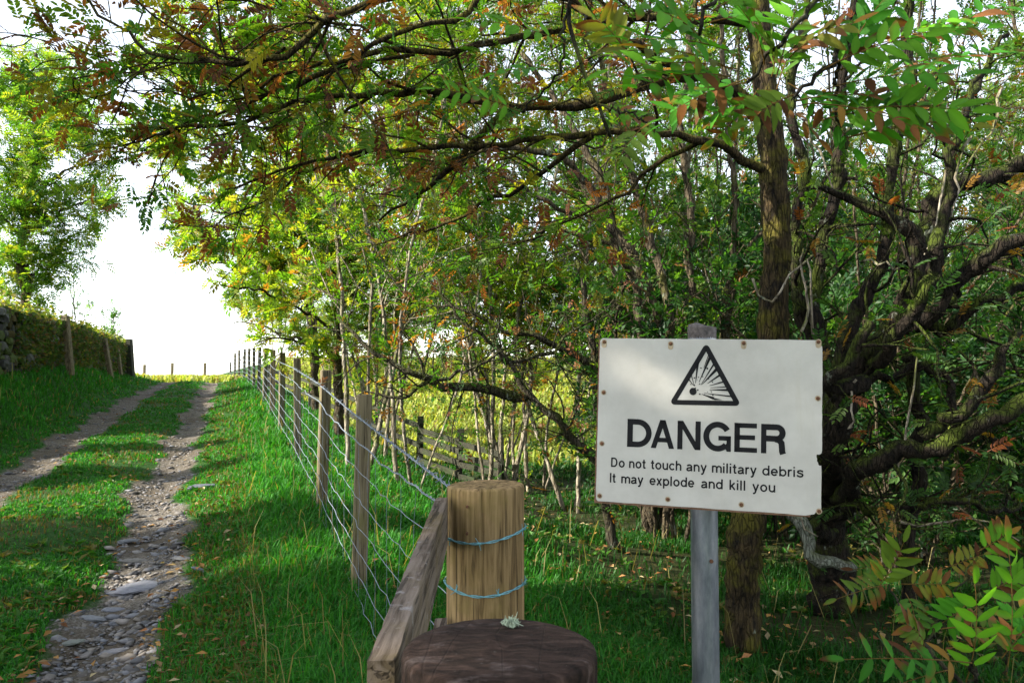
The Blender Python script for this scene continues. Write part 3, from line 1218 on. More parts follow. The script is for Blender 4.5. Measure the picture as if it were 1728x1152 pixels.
def stroke(bag, pts, wd, d, closed=False):
    pts = np.asarray(pts, float)
    n = len(pts)
    if closed:
        prv, nxt = np.roll(pts, 1, 0), np.roll(pts, -1, 0)
    else:
        prv = np.vstack([2 * pts[0] - pts[1], pts[:-1]])
        nxt = np.vstack([pts[1:], 2 * pts[-1] - pts[-2]])
    a, c = nrm(pts - prv), nrm(nxt - pts)
    na = np.stack([-a[:, 1], a[:, 0]], 1)
    nc = np.stack([-c[:, 1], c[:, 0]], 1)
    mt = nrm(na + nc)
    k = np.clip((mt * na).sum(1), .5, 1)[:, None]
    off = mt / k * wd / 2
    V = [S(*q, d) for q in pts + off] + [S(*q, d) for q in pts - off]
    m = n if closed else n - 1
    F = [[n + i, n + (i + 1) % n, (i + 1) % n, i] for i in range(m)]
    bag.add(V, [np.array(F)])


def poly(bag, pts, d):
    bag.add([S(x, z, d) for x, z in pts], [np.arange(len(pts))[None]])


def arc(cx, cy, rx, ry, a0, a1, n=18):
    return [(cx + rx * math.cos(R_(a)), cy + ry * math.sin(R_(a))) for a in np.linspace(a0, a1, n)]


# hazard triangle
tri = Bag()
A, B_, C_ = np.array((-.0022, .2216)), np.array((-.0998, .0478)), np.array((.0920, .0503))
cen = (A + B_ + C_) / 3
wd = .0135
ins = []
for p, q, r in ((A, C_, B_), (B_, A, C_), (C_, B_, A)):
    bis = nrm(nrm(q - p) + nrm(r - p))
    half = math.acos(np.clip(nrm(q - p) @ bis, -1, 1))
    ins.append(p + bis * (wd * .42 / math.sin(half)))
path = []
for i in range(3):
    p, q, r = ins[i], ins[i - 1], ins[(i + 1) % 3]
    d1, d2 = nrm(q - p), nrm(r - p)
    for t in np.linspace(0, 1, 6):
        e = .006
        path.append((1 - t) ** 2 * (p + d1 * e) + 2 * t * (1 - t) * p + t * t * (p + d2 * e))
stroke(tri, path, wd, .0031, closed=True)


def sp(cx, cy):
    px, py = 1110 + cx / 8.229, 560 + cy / 8.229
    d = ray(px, py)
    n_ = SIGN_R[:, 1]
    t = (SIGN_C @ n_) / (d @ n_)
    L = SIGN_R.T @ (d * t - SIGN_C)
    return np.array([L[0], L[2]])


cb = sp(490, 825)
poly(tri, arc(cb[0], cb[1], .0098, .0102, 0, 345, 26), .0031)
RAYS = [((500, 745), (425, 650), 18), ((505, 740), (465, 590), 14), ((525, 715), (558, 420), 36), ((572, 700), (728, 350), 40), ((640, 500), (708, 315), 14), ((600, 735), (782, 442), 24),
        ((620, 725), (822, 512), 46), ((690, 715), (866, 596), 32), ((720, 745), (918, 690), 24), ((730, 775), (955, 762), 15), ((720, 803), (988, 806), 34), ((640, 848), (1032, 896), 22), ((610, 862), (780, 922), 40)]
for s_, e_, w_ in RAYS:
    a_, b_ = sp(*s_), sp(*e_)
    dr = nrm(b_ - a_)
    pn = np.array([-dr[1], dr[0]])
    hw = w_ / 8.229 * .00157 / 2
    poly(tri, [a_ + pn * .0006, a_ - pn * .0006, b_ - pn * hw, b_ + pn * hw], .0031)
a_, b_, c2 = sp(735, 905), sp(790, 945), sp(900, 942)
poly(tri, [a_, b_, c2], .0032)
for k, (cx, cy, w_) in enumerate([(600, 500, 20), (690, 505, 24), (510, 640, 20), (565, 630, 15), (625, 620, 15), (555, 665, 9), (510, 740, 24), (580, 720, 18), (520, 780, 18), (555, 805, 20), (585, 860, 24), (760, 695, 18), (710, 655, 14), (745, 830, 16), (690, 830, 11), (765, 875, 20), (650, 870, 13), (460, 725, 16)]):
    c_ = sp(cx, cy)
    r_ = w_ / 8.229 * .00157 / 1.5
    poly(tri, [(c_[0] + r_ * rs.uniform(.6, 1.2) * math.cos(a), c_[1] + r_ * rs.uniform(.5, 1.1) * math.sin(a)) for a in np.linspace(0, 6.28, 8)[:-1]], .0033)
tri.build("hazard_triangle", M["ink"], pan)

# DANGER
dan = Bag()
CH, z0 = .0785, -.0752
SK = .0  # stroke in cap units
s_ = .20


def cap(x0, x1, wunit, strokes, polys):
    sx = (x1 - x0) / wunit
    for pts in polys:
        poly(dan, [(x0 + x * sx, z0 + y * CH) for x, y in pts], .0031)
    for pts, cl in strokes:
        stroke(dan, [(x0 + x * sx, z0 + y * CH) for x, y in pts], s_ * CH, .0032, cl)


h = s_ / 2


def rect(a, b, c, d):
    return [(a, b), (c, b), (c, d), (a, d)]


cap(-.2152, -.1470, .87, [([(h, h), (h, 1 - h), (.36, 1 - h)] + arc(.37, .5, .50 - h + .0, .5 - h, 88, -88, 24) + [(.36, h)], True)], [])
cap(-.1490, -.0846, .92, [], [[(0, 0), (.205, 0), (.565, 1), (.355, 1)], [(.715, 0), (.92, 0), (.565, 1), (.355, 1)], rect(.24, .215, .68, .375)])
cap(-.0762, -.0136, .85, [], [rect(0, 0, .19, 1), rect(.66, 0, .85, 1), [(0, 1), (.205, 1), (.85, 0), (.645, 0)]])
cap(-.0062, .0670, .95, [(arc(.49, .5, .49 - h, .515 - h, 32, 318, 40), False)], [rect(.52, .37, .95, .53), rect(.80, -.005, .95, .53), [(.72, .16), (.80, .02), (.82, .3)]])
cap(.0757, .1350, .78, [], [rect(0, 0, .19, 1), rect(0, .835, .77, 1), rect(0, .43, .71, .59), rect(0, 0, .78, .165)])
cap(.1450, .2075, .86, [([(h, 1 - h), (.52, 1 - h)] + arc(.55, .705, .305 - h + .0, .295 - h, 88, -88, 16) + [(.5, .41 + h - .0), (h, .41 + h)], False),
                        ([(.50, .49), (.64, .46), (.72, .37), (.735, .22), (.745, .08), (.775, -.002)], False)], [rect(0, 0, .19, 1)])
dan.build("danger_lettering", M["ink"], pan)

# small text: strokes in x-height units
q = .225
g_ = q / 2
RX, RY = .46 - g_, .52 - g_


def ring_(cx):
    return (arc(cx, .5, RX, RY, 0, 340, 22), True)


GL = {
    'o': (.96, [ring_(.48)]),
    'n': (.88, [([(g_ + .02, 0), (g_ + .02, 1)], 0), ([(g_ + .02, .55)] + arc(.44, .58, .44 - g_ - .02, .44 - g_, 165, 0, 12) + [(.86 - g_, 0)], 0)]),
    'h': (.88, [([(g_ + .02, 0), (g_ + .02, 1.4)], 0), ([(g_ + .02, .55)] + arc(.44, .58, .44 - g_ - .02, .44 - g_, 165, 0, 12) + [(.86 - g_, 0)], 0)]),
    'm': (1.36, [([(g_ + .02, 0), (g_ + .02, 1)], 0), ([(g_ + .02, .6)] + arc(.39, .64, .28, .38 - g_, 165, 0, 10) + [(.67, 0)], 0), ([(.67, .6)] + arc(.97, .64, .28, .38 - g_, 165, 0, 10) + [(1.25, 0)], 0)]),
    'u': (.88, [([(.86 - g_, 0), (.86 - g_, 1)], 0), ([(g_ + .02, 1)] + arc(.44, .42, .44 - g_ - .02, .44 - g_, 180, 345, 12) + [(.86 - g_, .45)], 0)]),
    'd': (.94, [ring_(.46), ([(.92 - g_, 0), (.92 - g_, 1.4)], 0)]),
    'b': (.94, [ring_(.48), ([(g_ + .02, 0), (g_ + .02, 1.4)], 0)]),
    'p': (.94, [ring_(.48), ([(g_ + .02, -.4), (g_ + .02, 1)], 0)]),
    'a': (.90, [([(.84, .06), (.76, .12), (.72, .25), (.72, .66)] + arc(.44, .67, .29, .33 - g_, 0, 168, 12), 0), ([(.72, .56), (.55, .51), (.33, .47), (.18, .40), (.125, .26), (.17, .13), (.33, .08), (.52, .12), (.66, .22), (.72, .34)], 0)]),
    'e': (.92, [([(g_, .5)] + [(.90 - g_, .5)] + arc(.46, .5, RX - .01, RY, 5, 325, 24), 0)]),
    'c': (.86, [(arc(.46, .5, RX, RY, 38, 322, 22), 0)]),
    't': (.54, [([(.25, 1.3), (.25, .26), (.30, .12), (.42, g_), (.52, g_)], 0), ([(.0, 1 - g_ * .8), (.5, 1 - g_ * .8)], 0)]),
    'y': (.84, [([(.09, 1), (.43, .05)], 0), ([(.75, 1), (.43, .05), (.36, -.18), (.27, -.29), (.08, -.31)], 0)]),
    'i': (.34, [([(.15, 0), (.15, 1)], 0), ([(.15, 1.2), (.15, 1.4)], 0)]),
    'l': (.34, [([(.15, 0), (.15, 1.4)], 0)]),
    'r': (.56, [([(g_ + .02, 0), (g_ + .02, 1)], 0), ([(g_ + .02, .55), (.16, .74), (.28, .88), (.42, .92), (.54, .91)], 0)]),
    's': (.84, [([(.75, .72), (.68, .86), (.44, .92), (.21, .86), (.14, .73), (.22, .60), (.44, .53), (.67, .46), (.75, .30), (.66, .14), (.42, .08), (.17, .14), (.09, .31)], 0)]),
    'x': (.82, [([(.10, 0), (.70, 1)], 0), ([(.70, 0), (.10, 1)], 0)]),
    'k': (.82, [([(g_ + .02, 0), (g_ + .02, 1.4)], 0), ([(.12, .33), (.68, 1)], 0), ([(.34, .56), (.72, 0)], 0)]),
    'D': (1.08, [([(g_ + .02, g_), (g_ + .02, 1.4 - g_), (.5, 1.4 - g_)] + arc(.5, .7, .50 - g_, .7 - g_, 85, -85, 18) + [(.5, g_)], 1)]),
    'I': (.36, [([(.17, 0), (.17, 1.4)], 0)]),
}


def word(bag, txt, x0, x1, z, xh):
    adv = sum(GL[c][0] for c in txt) + .10 * (len(txt) - 1)
    sx = (x1 - x0) / (adv - .06)
    x = x0
    for c in txt:
        wu, st = GL[c]
        for k, (pts, cl) in enumerate(st):
            stroke(bag, [(x + a * sx, z + b_ * xh) for a, b_ in pts], q * xh, .0031 + .0001 * k, bool(cl))
        x += (wu + .10) * sx


tx = Bag()
k_ = .511 / 1094
for wd_, a, b_ in (("Do", 176, 258), ("not", 285, 383), ("touch", 415, 593), ("any", 622, 737), ("military", 768, 1016), ("debris", 1049, 1270)):
    word(tx, wd_, -.2592 + (a - 176) * k_, -.2592 + (b_ - 176) * k_, -.1337, .0190)
for wd_, a, b_ in (("It", 170, 205), ("may", 240, 370), ("explode", 409, 668), ("and", 708, 830), ("kill", 868, 958), ("you", 996, 1120)):
    word(tx, wd_, -.2592 + (a - 176) * k_, -.2592 + (b_ - 176) * k_, -.1772, .0190)
tx.build("small_lettering", M["ink"], pan)


# ================================================================== posts and rails by the camera
def round_post(name, cx, cy, ztop, r, mat, parent, seed, crack=(), bev=.008, tilt=0.0, top_amp=.004, nseg=120, dome=0.):
    g = np.random.default_rng(seed)
    a = np.arange(nseg) * 2 * math.pi / nseg
    prof = r * (1 + .012 * np.sin(a * 2 + g.uniform(0, 6)) + .008 * np.sin(a * 3 + g.uniform(0, 6)) + g.normal(0, .0025, nseg))
    zb = float(ground(cx, cy)) - .15
    zs = np.concatenate([np.linspace(zb, ztop - .02, 26), [ztop - bev, ztop - bev * .35, ztop]])
    V = []
    for i, z in enumerate(zs):
        rr = prof.copy()
        for az, wdt, dep, zlo in crack:
            da = np.abs((a - az + .015 * math.sin(z * 9 + az) + math.pi) % (2 * math.pi) - math.pi)
            rr = rr - dep * np.exp(-(da / wdt) ** 2) * (z > zlo)
        k = 1.0 if i < len(zs) - 2 else (1 - bev * .25 / r if i == len(zs) - 2 else 1 - bev / r)
        zz = z + (tilt * rr * np.cos(a) if i >= len(zs) - 3 else 0)
        V.append(np.stack([cx + rr * k * np.cos(a), cy + rr * k * np.sin(a), np.broadcast_to(zz, a.shape)], -1))
    tops = []
    for f in (.85, .68, .5, .3, .12):
        rr = prof * f
        zz = ztop + tilt * rr * np.cos(a) + g.normal(0, top_amp * .4, nseg) * 0 + top_amp * (np.sin(3 * a + f * 9) * .3 + np.sin(7 * a - f * 14) * .25) + dome * (1 - f * f)
        V.append(np.stack([cx + rr * np.cos(a), cy + rr * np.sin(a), zz], -1))
    n = len(V)
    V = np.concatenate(V)
    i = np.arange(n - 1)[:, None] * nseg
    j = np.arange(nseg)[None]
    j2 = (j + 1) % nseg
    Q = np.stack([i + j, i + j2, i + nseg + j2, i + nseg + j], -1).reshape(-1, 4)
    cap_ = (np.arange(nseg) + (n - 1) * nseg)[None]
    return build(name, V, [Q, cap_], mat, parent, smooth=True)


def helix_wire(bag, pts, off, r, pitch, sides=5, strands=2):
    pts = np.asarray(pts, float)
    L = np.concatenate([[0], np.cumsum(np.linalg.norm(np.diff(pts, axis=0), axis=1))])
    n = max(int(L[-1] / pitch * 7), 8)
    s = np.linspace(0, L[-1], n)
    p = np.stack([np.interp(s, L, pts[:, k]) for k in range(3)], 1)
    t = nrm(np.gradient(p, axis=0))
    a = nrm(np.cross(t, np.array([.13, .05, 1.])))
    b_ = np.cross(t, a)
    for k in range(strands):
        ph = s / pitch * 2 * math.pi + k * math.pi
        tube1(bag, p + off * (np.cos(ph)[:, None] * a + np.sin(ph)[:, None] * b_), r, sides, caps=False)


def barb(bag, c, t, g, L=.014, r=.0011):
    t = nrm(np.asarray(t, float))
    tube1(bag, [c - t * .006 + g.normal(0, .0008, 3), c + t * .006], r * 2.6, 5)
    for k in range(4):
        d = nrm(np.cross(t, g.normal(0, 1, 3)) + t * g.normal(0, .3))
        tube1(bag, [c, c + d * L], [r, r * .5], 4)


SPX, SPY, SPR = -.0815, 2.47, .119
g = np.random.default_rng(8)
strn = thing("strainer_post", "thick round tan timber post wrapped twice with barbed wire", "post", G3(SPX, SPY))
round_post("post", SPX, SPY, -.322, SPR, M["strainer"], strn, 4,
           crack=[(-math.pi / 2 - .03, .018, .007, -1.2), (-math.pi / 2 + .42, .013, .005, -.62), (-math.pi / 2 - .38, .012, .004, -.9), (-math.pi / 2 + .78, .012, .004, -2), (-math.pi / 2 - .8, .01, .004, -.5)], tilt=.02, top_amp=.004)
for zc, sag, barbs in ((-.462, .014, (-2.55, -1.72, -.38)), (-.612, .018, (-2.35, -1.25, -.45))):
    b = Bag()
    a = np.linspace(-math.pi, math.pi, 70)
    rr = SPR + .0055 + .002 * np.sin(3 * a)
    pts = np.stack([SPX + rr * np.cos(a), SPY + rr * np.sin(a), zc - sag * np.exp(-((a + 1.65) / .9) ** 2) + .012 * np.cos(a) * (zc > -.5)], -1)
    helix_wire(b, pts, .0026, .0018, .10)
    for az in barbs:
        i = np.abs(a - az).argmin()
        barb(b, pts[i] - np.array([0, .001, 0]), pts[i + 1] - pts[i - 1], g, .020, .0014)
    b.build("barbed_wire_loop", M["barb"], strn)
for zc in (-.372, -.45):
    b = Bag()
    tube1(b, [(SPX - .05, SPY - SPR + .01, zc), (SPX - .05, SPY - SPR - .004, zc)], .004, 8)
    b.build("nail", M["rust"], strn)

fp = thing("gate_post", "dark weathered wide post top close to the camera with a pale lichen tuft", "post", G3(-.016, 1.0))
round_post("post", -.016, 1.0, -.328, .121, M["oldpost"], fp, 9, crack=[(-math.pi / 2 - .25, .03, .004, -2)], bev=.010, top_amp=.004, dome=.002)
b = Bag()
gl = np.random.default_rng(2)
cl = np.array([-.001, 1.066, -.322])
for k in range(120):
    az, el = gl.uniform(0, 6.28), gl.uniform(.15, 1.45)
    c = cl + np.array([gl.normal(0, .0045), gl.normal(0, .004), 0])
    d = np.array([math.cos(az) * math.cos(el), math.sin(az) * math.cos(el), math.sin(el)])
    L = gl.uniform(.004, .009)
    tube1(b, [c, c + d * L * .6 + gl.normal(0, .0015, 3), c + d * L + gl.normal(0, .003, 3)], [.0011, .0009, .0004], 3, caps=False)
b.build("lichen_tuft", M["lichen"], fp)
ra = np.array([-.1715, 1.06, -.367])
rb = np.array([-.2095, 2.40, -.352])
for nm, dz, lab in (("top_rail", -.07, "weathered grey wooden rail running from the near dark post to the tan strainer post"), ("lower_rail", -.405, "lower wooden rail end seen behind the dark near post beside the tan post")):
    b = Bag()
    c = (ra + rb) / 2 + [0, 0, dz]
    ax = np.array([.0185, 0, 0])
    ay = (rb - ra) / 2
    az = np.array([0, 0, .069 if dz > -.2 else .05])
    n_ = 40
    V = []
    F = []
    gg = np.random.default_rng(4)
    prof = [(-1, -.98), (-.95, -1), (.95, -1), (1, -.98), (1, .98), (.94, 1), (-.94, 1), (-1, .98)]
    for i, t in enumerate(np.linspace(-1, 1, n_)):
        for x_, z_ in prof:
            V.append(c + ay * t + ax * x_ * (1 + gg.normal(0, .02)) + az * z_ + np.array([0, 0, gg.normal(0, .0012)]))
    for i in range(n_ - 1):
        for j in range(8):
            F.append([i * 8 + (j + 1) % 8, i * 8 + j, i * 8 + 8 + j, i * 8 + 8 + (j + 1) % 8])
    b.add(V, [np.array(F), np.arange(8)[None], (np.arange(8) + (n_ - 1) * 8)[::-1][None]])
    o = b.build("wooden_rail", M["rail"])
    tag(o, lab, "rail", )
    recentre(o)


# ================================================================== stock fence along the track
def XF(y):
    return .79 - .353 * y


POSTS = [(611, 665, 28, 4.80), (547, 624, 20, 6.75), (503.5, 604, 13, 9.36), (476.5, 595, 10, 12.3), (461, 590, 9, 14.85), (448, 587, 8, 18.0), (438, 586, 7, 21.2), (429, 587, 6, 24.0), (421, 588, 5, 27.0), (413, 589, 5, 30.0), (404, 591, 4, 33.0), (397, 596, 4, 36.0), (389, 611, 4, 38.5)]
fence = thing("stock_fence", "wire netting and barbed wire fence on squared wooden posts beside the track", "fence", G3(XF(12), 12))
gf = np.random.default_rng(12)
ptop = []
for k, (px, py, wpx, Y) in enumerate(POSTS):
    top = P(px, py, Y)
    x, y = top[0], top[1]
    zb = float(ground(x, y)) - .2
    hw = max(.042, .0)
    yaw = .33 + gf.normal(0, .12)
    ax = np.array([math.cos(yaw), math.sin(yaw), 0]) * hw
    ay = np.array([-math.sin(yaw), math.cos(yaw), 0]) * hw
    ln = np.array([gf.normal(0, .012), gf.normal(0, .012), 0])
    b = Bag()
    zt = top[2]
    c = np.array([x, y, (zt + zb) / 2])
    box(b, c, ax, ay, np.array([0, 0, (zt - zb) / 2]) + ln, bevel=.007)
    o = b.build("fence_post", M["post"], fence)
    ptop.append(np.array([x, y, zt]))
stn = np.array([SPX - .12, SPY, -.322])


def along(hgt_first, hgt_rest):
    """wire path: strainer, then each post's track side face"""
    pts = [np.array([SPX - SPR * .75, SPY - .06, hgt_first])]
    for p in ptop:
        gz = float(ground(p[0], p[1]))
        zz = min(gz + hgt_rest, p[2] - .06)
        pts.append(np.array([p[0] - .05, p[1] - .035, zz]))
    return np.array(pts)


for hf, hr_ in ((-.335, 1.10), ):
    b = Bag()
    pts = along(hf, hr_)
    helix_wire(b, pts[:4], .0034, .0024, .11, 4)
    tube1(b, pts[3:], np.linspace(.004, .007, len(pts[3:])), 4)
    seg = np.linalg.norm(np.diff(pts[:4], axis=0), axis=1)
    for i in range(3):
        for t in np.arange(.06, seg[i], .13):
            c = pts[i] + (pts[i + 1] - pts[i]) * t / seg[i]
            barb(b, c, pts[i + 1] - pts[i], gf, .022, .0018)
    b.build("barbed_wire", M["wire"], fence)
b = Bag()
HS = [(-.40, .96), (-.53, .80), (-.665, .64), (-.80, .49), (-.93, .35), (-1.05, .22), (-1.2, .10)]
paths = []
for hf, hr_ in HS:
    pts = along(hf, hr_)
    # slack and kinks between posts
    fine = []
    for i in range(len(pts) - 1):
        n_ = max(3, int(np.linalg.norm(pts[i + 1] - pts[i]) / .15))
        for t in np.arange(n_) / n_:
            p = pts[i] * (1 - t) + pts[i + 1] * t
            p = p + [gf.normal(0, .004), 0, gf.normal(0, .005) - .02 * math.sin(math.pi * t)]
            fine.append(p)
    fine.append(pts[-1])
    paths.append(np.array(fine))
    f = np.array(fine)
    if hf == -.40:
        helix_wire(b, f[f[:, 1] < 10], .0028, .0021, .12, 4)
        f = f[f[:, 1] > 9.5]
    tube1(b, f, .0014 + .00013 * f[:, 1], 4, caps=False)
pa = np.stack(paths)            # (7, n, 3) same count along the fence
for i in range(1, pa.shape[1], 1):
    c = pa[:, i]
    if i % 2 or (c[0, 1] > 13 and i % 4):
        continue
    tube1(b, c + gf.normal(0, .003, c.shape), .0007 + .00010 * c[0, 1], 3, caps=False)
b.build("wire_netting", M["wire"], fence)

# dark rail fence and gate behind the first trees
rf = thing("rail_fence", "dark wooden post and rail fence crossing behind the trees below the sunlit field", "fence", G3(-1.0, 12.4))
line = [P(452, 640, 24), P(523, 668, 17), P(610, 715, 14.6), P(708, 748, 12.2), P(775, 770, 11.4), P(845, 788, 10.9)]
line = [G3(p[0], p[1]) for p in line]
gb = np.random.default_rng(6)
for i in range(len(line) - 1):
    for hz in ((.30, .62) if i < 3 else (.10, .25, .40, .54)):
        b = Bag()
        p, q_ = line[i] + [0, 0, hz + gb.normal(0, .02)], line[i + 1] + [0, 0, hz + gb.normal(0, .02)]
        d = (q_ - p) / 2
        nn = nrm(np.array([-d[1], d[0], 0])) * .018
        box(b, (p + q_) / 2, d * 1.02, nn, np.array([0, 0, .038]))
        b.build("rail", M["darkrail"], rf)
for p in line:
    b = Bag()
    box(b, p + [.0, .08, .30], (.045, 0, 0), (0, .045, 0), (gb.normal(0, .02), 0, .45))
    b.build("fence_post", M["darkrail"], rf)

# three thin posts on the skyline
for px, py0, py1, lab in ((243, 615, 643, "thin leaning wooden post on the crest, leftmost of the three against the white sky"), (290, 612, 645, "thin upright wooden post on the crest straight above the grass strip"), (345, 612, 644, "thin wooden post on the crest above the right wheel rut, nearest the fence")):
    b = Bag()
    Y = 40
    t = P(px + 1, py0, Y)
    bt = P(px, py1 + 4, Y)
    box(b, (t + bt) / 2, (.055, 0, 0), (0, .055, 0), (t - bt) / 2, bevel=.01)
    o = b.build("wooden_post", M["post"])
    tag(o, lab, "post")
    recentre(o)


# ================================================================== dry stone wall, stakes and its growth
gw = np.random.default_rng(21)


def XW(y, du=0.):
    return XF(y) - 4.86 + du


b = Bag()
ys = np.linspace(11.5, 30.2, 40)
V, F = [], []
for y in ys:
    zb = float(ground(XW(y, .1), y)) - .15
    zt = np.interp(y, [11, 18, 25, 30], [1.2, 1.28, 1.33, 1.25])
    for du, z in ((.06, zb), (.02, zt - .08), (-.40, zt - .08), (-.45, zb)):
        V.append((XW(y, du), y, z))
for i in range(len(ys) - 1):
    for j in range(4):
        F.append([i * 4 + j, i * 4 + (j + 1) % 4, i * 4 + 4 + (j + 1) % 4, i * 4 + 4 + j])
b.add(V, [np.array(F), np.array([[0, 1, 2, 3]]), np.array([[(len(ys) - 1) * 4 + k for k in (3, 2, 1, 0)]])], (.03, .028, .02))
pos, sz = [], []
y = 11.6
for course in range(12):
    y = 11.6 + gw.uniform(0, .2)
    while y < 30.2:
        s = gw.uniform(.10, .24)
        zb = float(ground(XW(y, .1), y)) - .08
        zt = np.interp(y, [11, 18, 25, 30], [1.2, 1.28, 1.33, 1.25])
        z = zb + (zt - zb) * (course + .5 + gw.normal(0, .15)) / 12
        pos.append((XW(y, .07 + gw.normal(0, .03)), y, z))
        sz.append(s)
        y += s * 1.5
pos, sz = np.array(pos), np.array(sz)
mossy = gw.random((len(pos), 1))
cw = np.where(mossy < .35, np.array([[.085, .085, .08]]), np.where(mossy < .7, np.array([[.085, .07, .03]]), np.array([[.055, .075, .02]]))) * gw.uniform(.5, 1.4, (len(pos), 1))
BOXY = (np.sign(ICO2[0]) * np.abs(ICO2[0]) ** .42 * .82, ICO2[1])
Vs, Fs, Ts = scatter_stones(pos, sz, gw.uniform(.38, .6, len(pos)), cw, BOXY, .09, np.full(len(pos), math.pi / 2 + .34) + gw.normal(0, .15, len(pos)))
b.add(Vs, [Fs], Ts)
o = b.build("dry_stone_wall", M["wall"])
tag(o, "mossy dry stone wall along the top of the left grass bank", "wall")
recentre(o)


def ramble(name, n, y0, y1, zfun, dufun, size, pal, label, cat, nstalk=0):
    y = gw.uniform(y0, y1, n)
    du = dufun(n)
    zb = ground(XW(y, .1), y)
    zt = np.interp(y, [11, 18, 25, 30], [1.2, 1.28, 1.33, 1.25])
    z = zfun(n, zb, zt)
    clump_ = vnoise(y * 2.2, z * 5, 2.3)
    k = gw.random(n) < clump_ * 1.5
    y, du, z = y[k], du[k], z[k]
    n = len(y)
    p = np.stack([XW(y, du), y, z], -1)
    d = nrm(np.stack([gw.normal(.4, .6, n), gw.normal(0, .6, n), gw.normal(-.2, .5, n)], -1))
    nr = np.stack([gw.normal(.8, .5, n), gw.normal(-.4, .5, n), gw.normal(.6, .5, n)], -1)
    c = np.array([q_[0] for q_ in pal])
    wt = np.array([q_[1] for q_ in pal], float)
    col = c[gw.choice(len(c), n, p=wt / wt.sum())] * gw.uniform(.6, 1.3, (n, 1))
    V, F, T = leaf_scatter(p, d, nr, size * gw.uniform(.6, 1.4, n), .7, col)
    bb = Bag()
    bb.add(V, [F], T)
    for _ in range(nstalk):
        yy = gw.uniform(y0, y1)
        z0 = float(np.interp(yy, [11, 18, 25, 30], [1.2, 1.28, 1.33, 1.25])) - .05
        h_ = gw.uniform(.1, .4)
        x0 = XW(yy, gw.uniform(-.35, .1))
        q0 = np.array([x0, yy, z0])
        q1 = q0 + [gw.normal(0, .08), gw.normal(0, .08), h_]
        tube1(bb, [q0, (q0 + q1) / 2 + gw.normal(0, .02, 3), q1], [.006, .005, .003], 3, (.16, .13, .06), caps=False)
    o_ = bb.build(name, M["leaf"])
    tag(o_, label, cat)
    return recentre(o_)


ramble("ivy", 17000, 14.3, 30.3, lambda n, a, t: a + (t - a) * gw.beta(1.6, 1.2, n), lambda n: .16 + np.abs(gw.normal(0, .07, n)), .075,
       [((.06, .10, .02), 4), ((.10, .085, .03), 2), ((.035, .08, .015), 3), ((.12, .065, .03), 1), ((.16, .15, .05), 1)], "brown and olive creeping growth covering the face of the stone wall", "creeper")
ramble("bramble", 9000, 13.2, 30.3, lambda n, a, t: t + np.abs(gw.normal(0, .13, n)) - .05, lambda n: gw.uniform(-.5, .2, n), .085,
       [((.16, .18, .03), 3), ((.10, .15, .02), 3), ((.26, .22, .06), 2), ((.05, .09, .015), 1.5)], "sunlit yellow green brambles growing along the top of the stone wall", "bramble", 260)

for (bx, by, tx_, ty, Y, wpx, lab) in ((101, 625, 92, 532, 18.0, 10, "tall leaning grey stake against the wall, nearest of the stakes"), (175, 632, 163, 570, 23.6, 7, "leaning stake against the overgrown middle of the wall"),
                                      (205, 632, 199, 590, 26.5, 5, "short thin stake near the far end of the wall"), (222, 640, 217, 572, 29.0, 10, "dark thick post standing at the far end of the wall")):
    t = P(tx_, ty, Y)
    bt = P(bx, by + 8, Y - .25)
    b = Bag()
    hw = wpx / FPX * Y / 2
    # stand in front of the wall face
    off = max(0., XW(Y, .30) - min(t[0], bt[0]))
    box(b, (t + bt) / 2 + [off, -off * .0, 0], (hw, 0, 0), (0, hw, 0), (t - bt) / 2, bevel=.012)
    o = b.build("wooden_stake", M["post"] if Y < 28 else M["darkrail"])
    tag(o, lab, "stake")
    recentre(o)


# ================================================================== trees
def solve_ground(px, py, Y0=4.0):
    d = ray(px, py)
    Yv = Y0
    for _ in range(80):
        p = d * (Yv / d[1])
        Yv += (p[2] - float(ground(p[0], p[1]))) * 2.0
    return d * (Yv / d[1])


def W(*pts):
    return np.array([P(*p) for p in pts])


def rw(px, Y):
    return px / 2 / FPX * Y


def project(p):
    d = p @ _F
    d = np.where(d < .05, .05, d)
    return 864 + FPX * p[:, 0] / d, 576 - FPX * (p @ _U) / d


def open_sky(p):
    """the crowns leave the sky above the lane open"""
    px, py = project(p)
    g_ = np.random.default_rng(len(p))
    edge = np.interp(py, [-100, 350, 400, 440, 480, 540, 600], [-999, 60, 230, 330, 365, 390, 470]) + g_.normal(0, 14, len(p))
    lane = (px < edge) & (py > 385)
    return ~(lane & (px > -400))


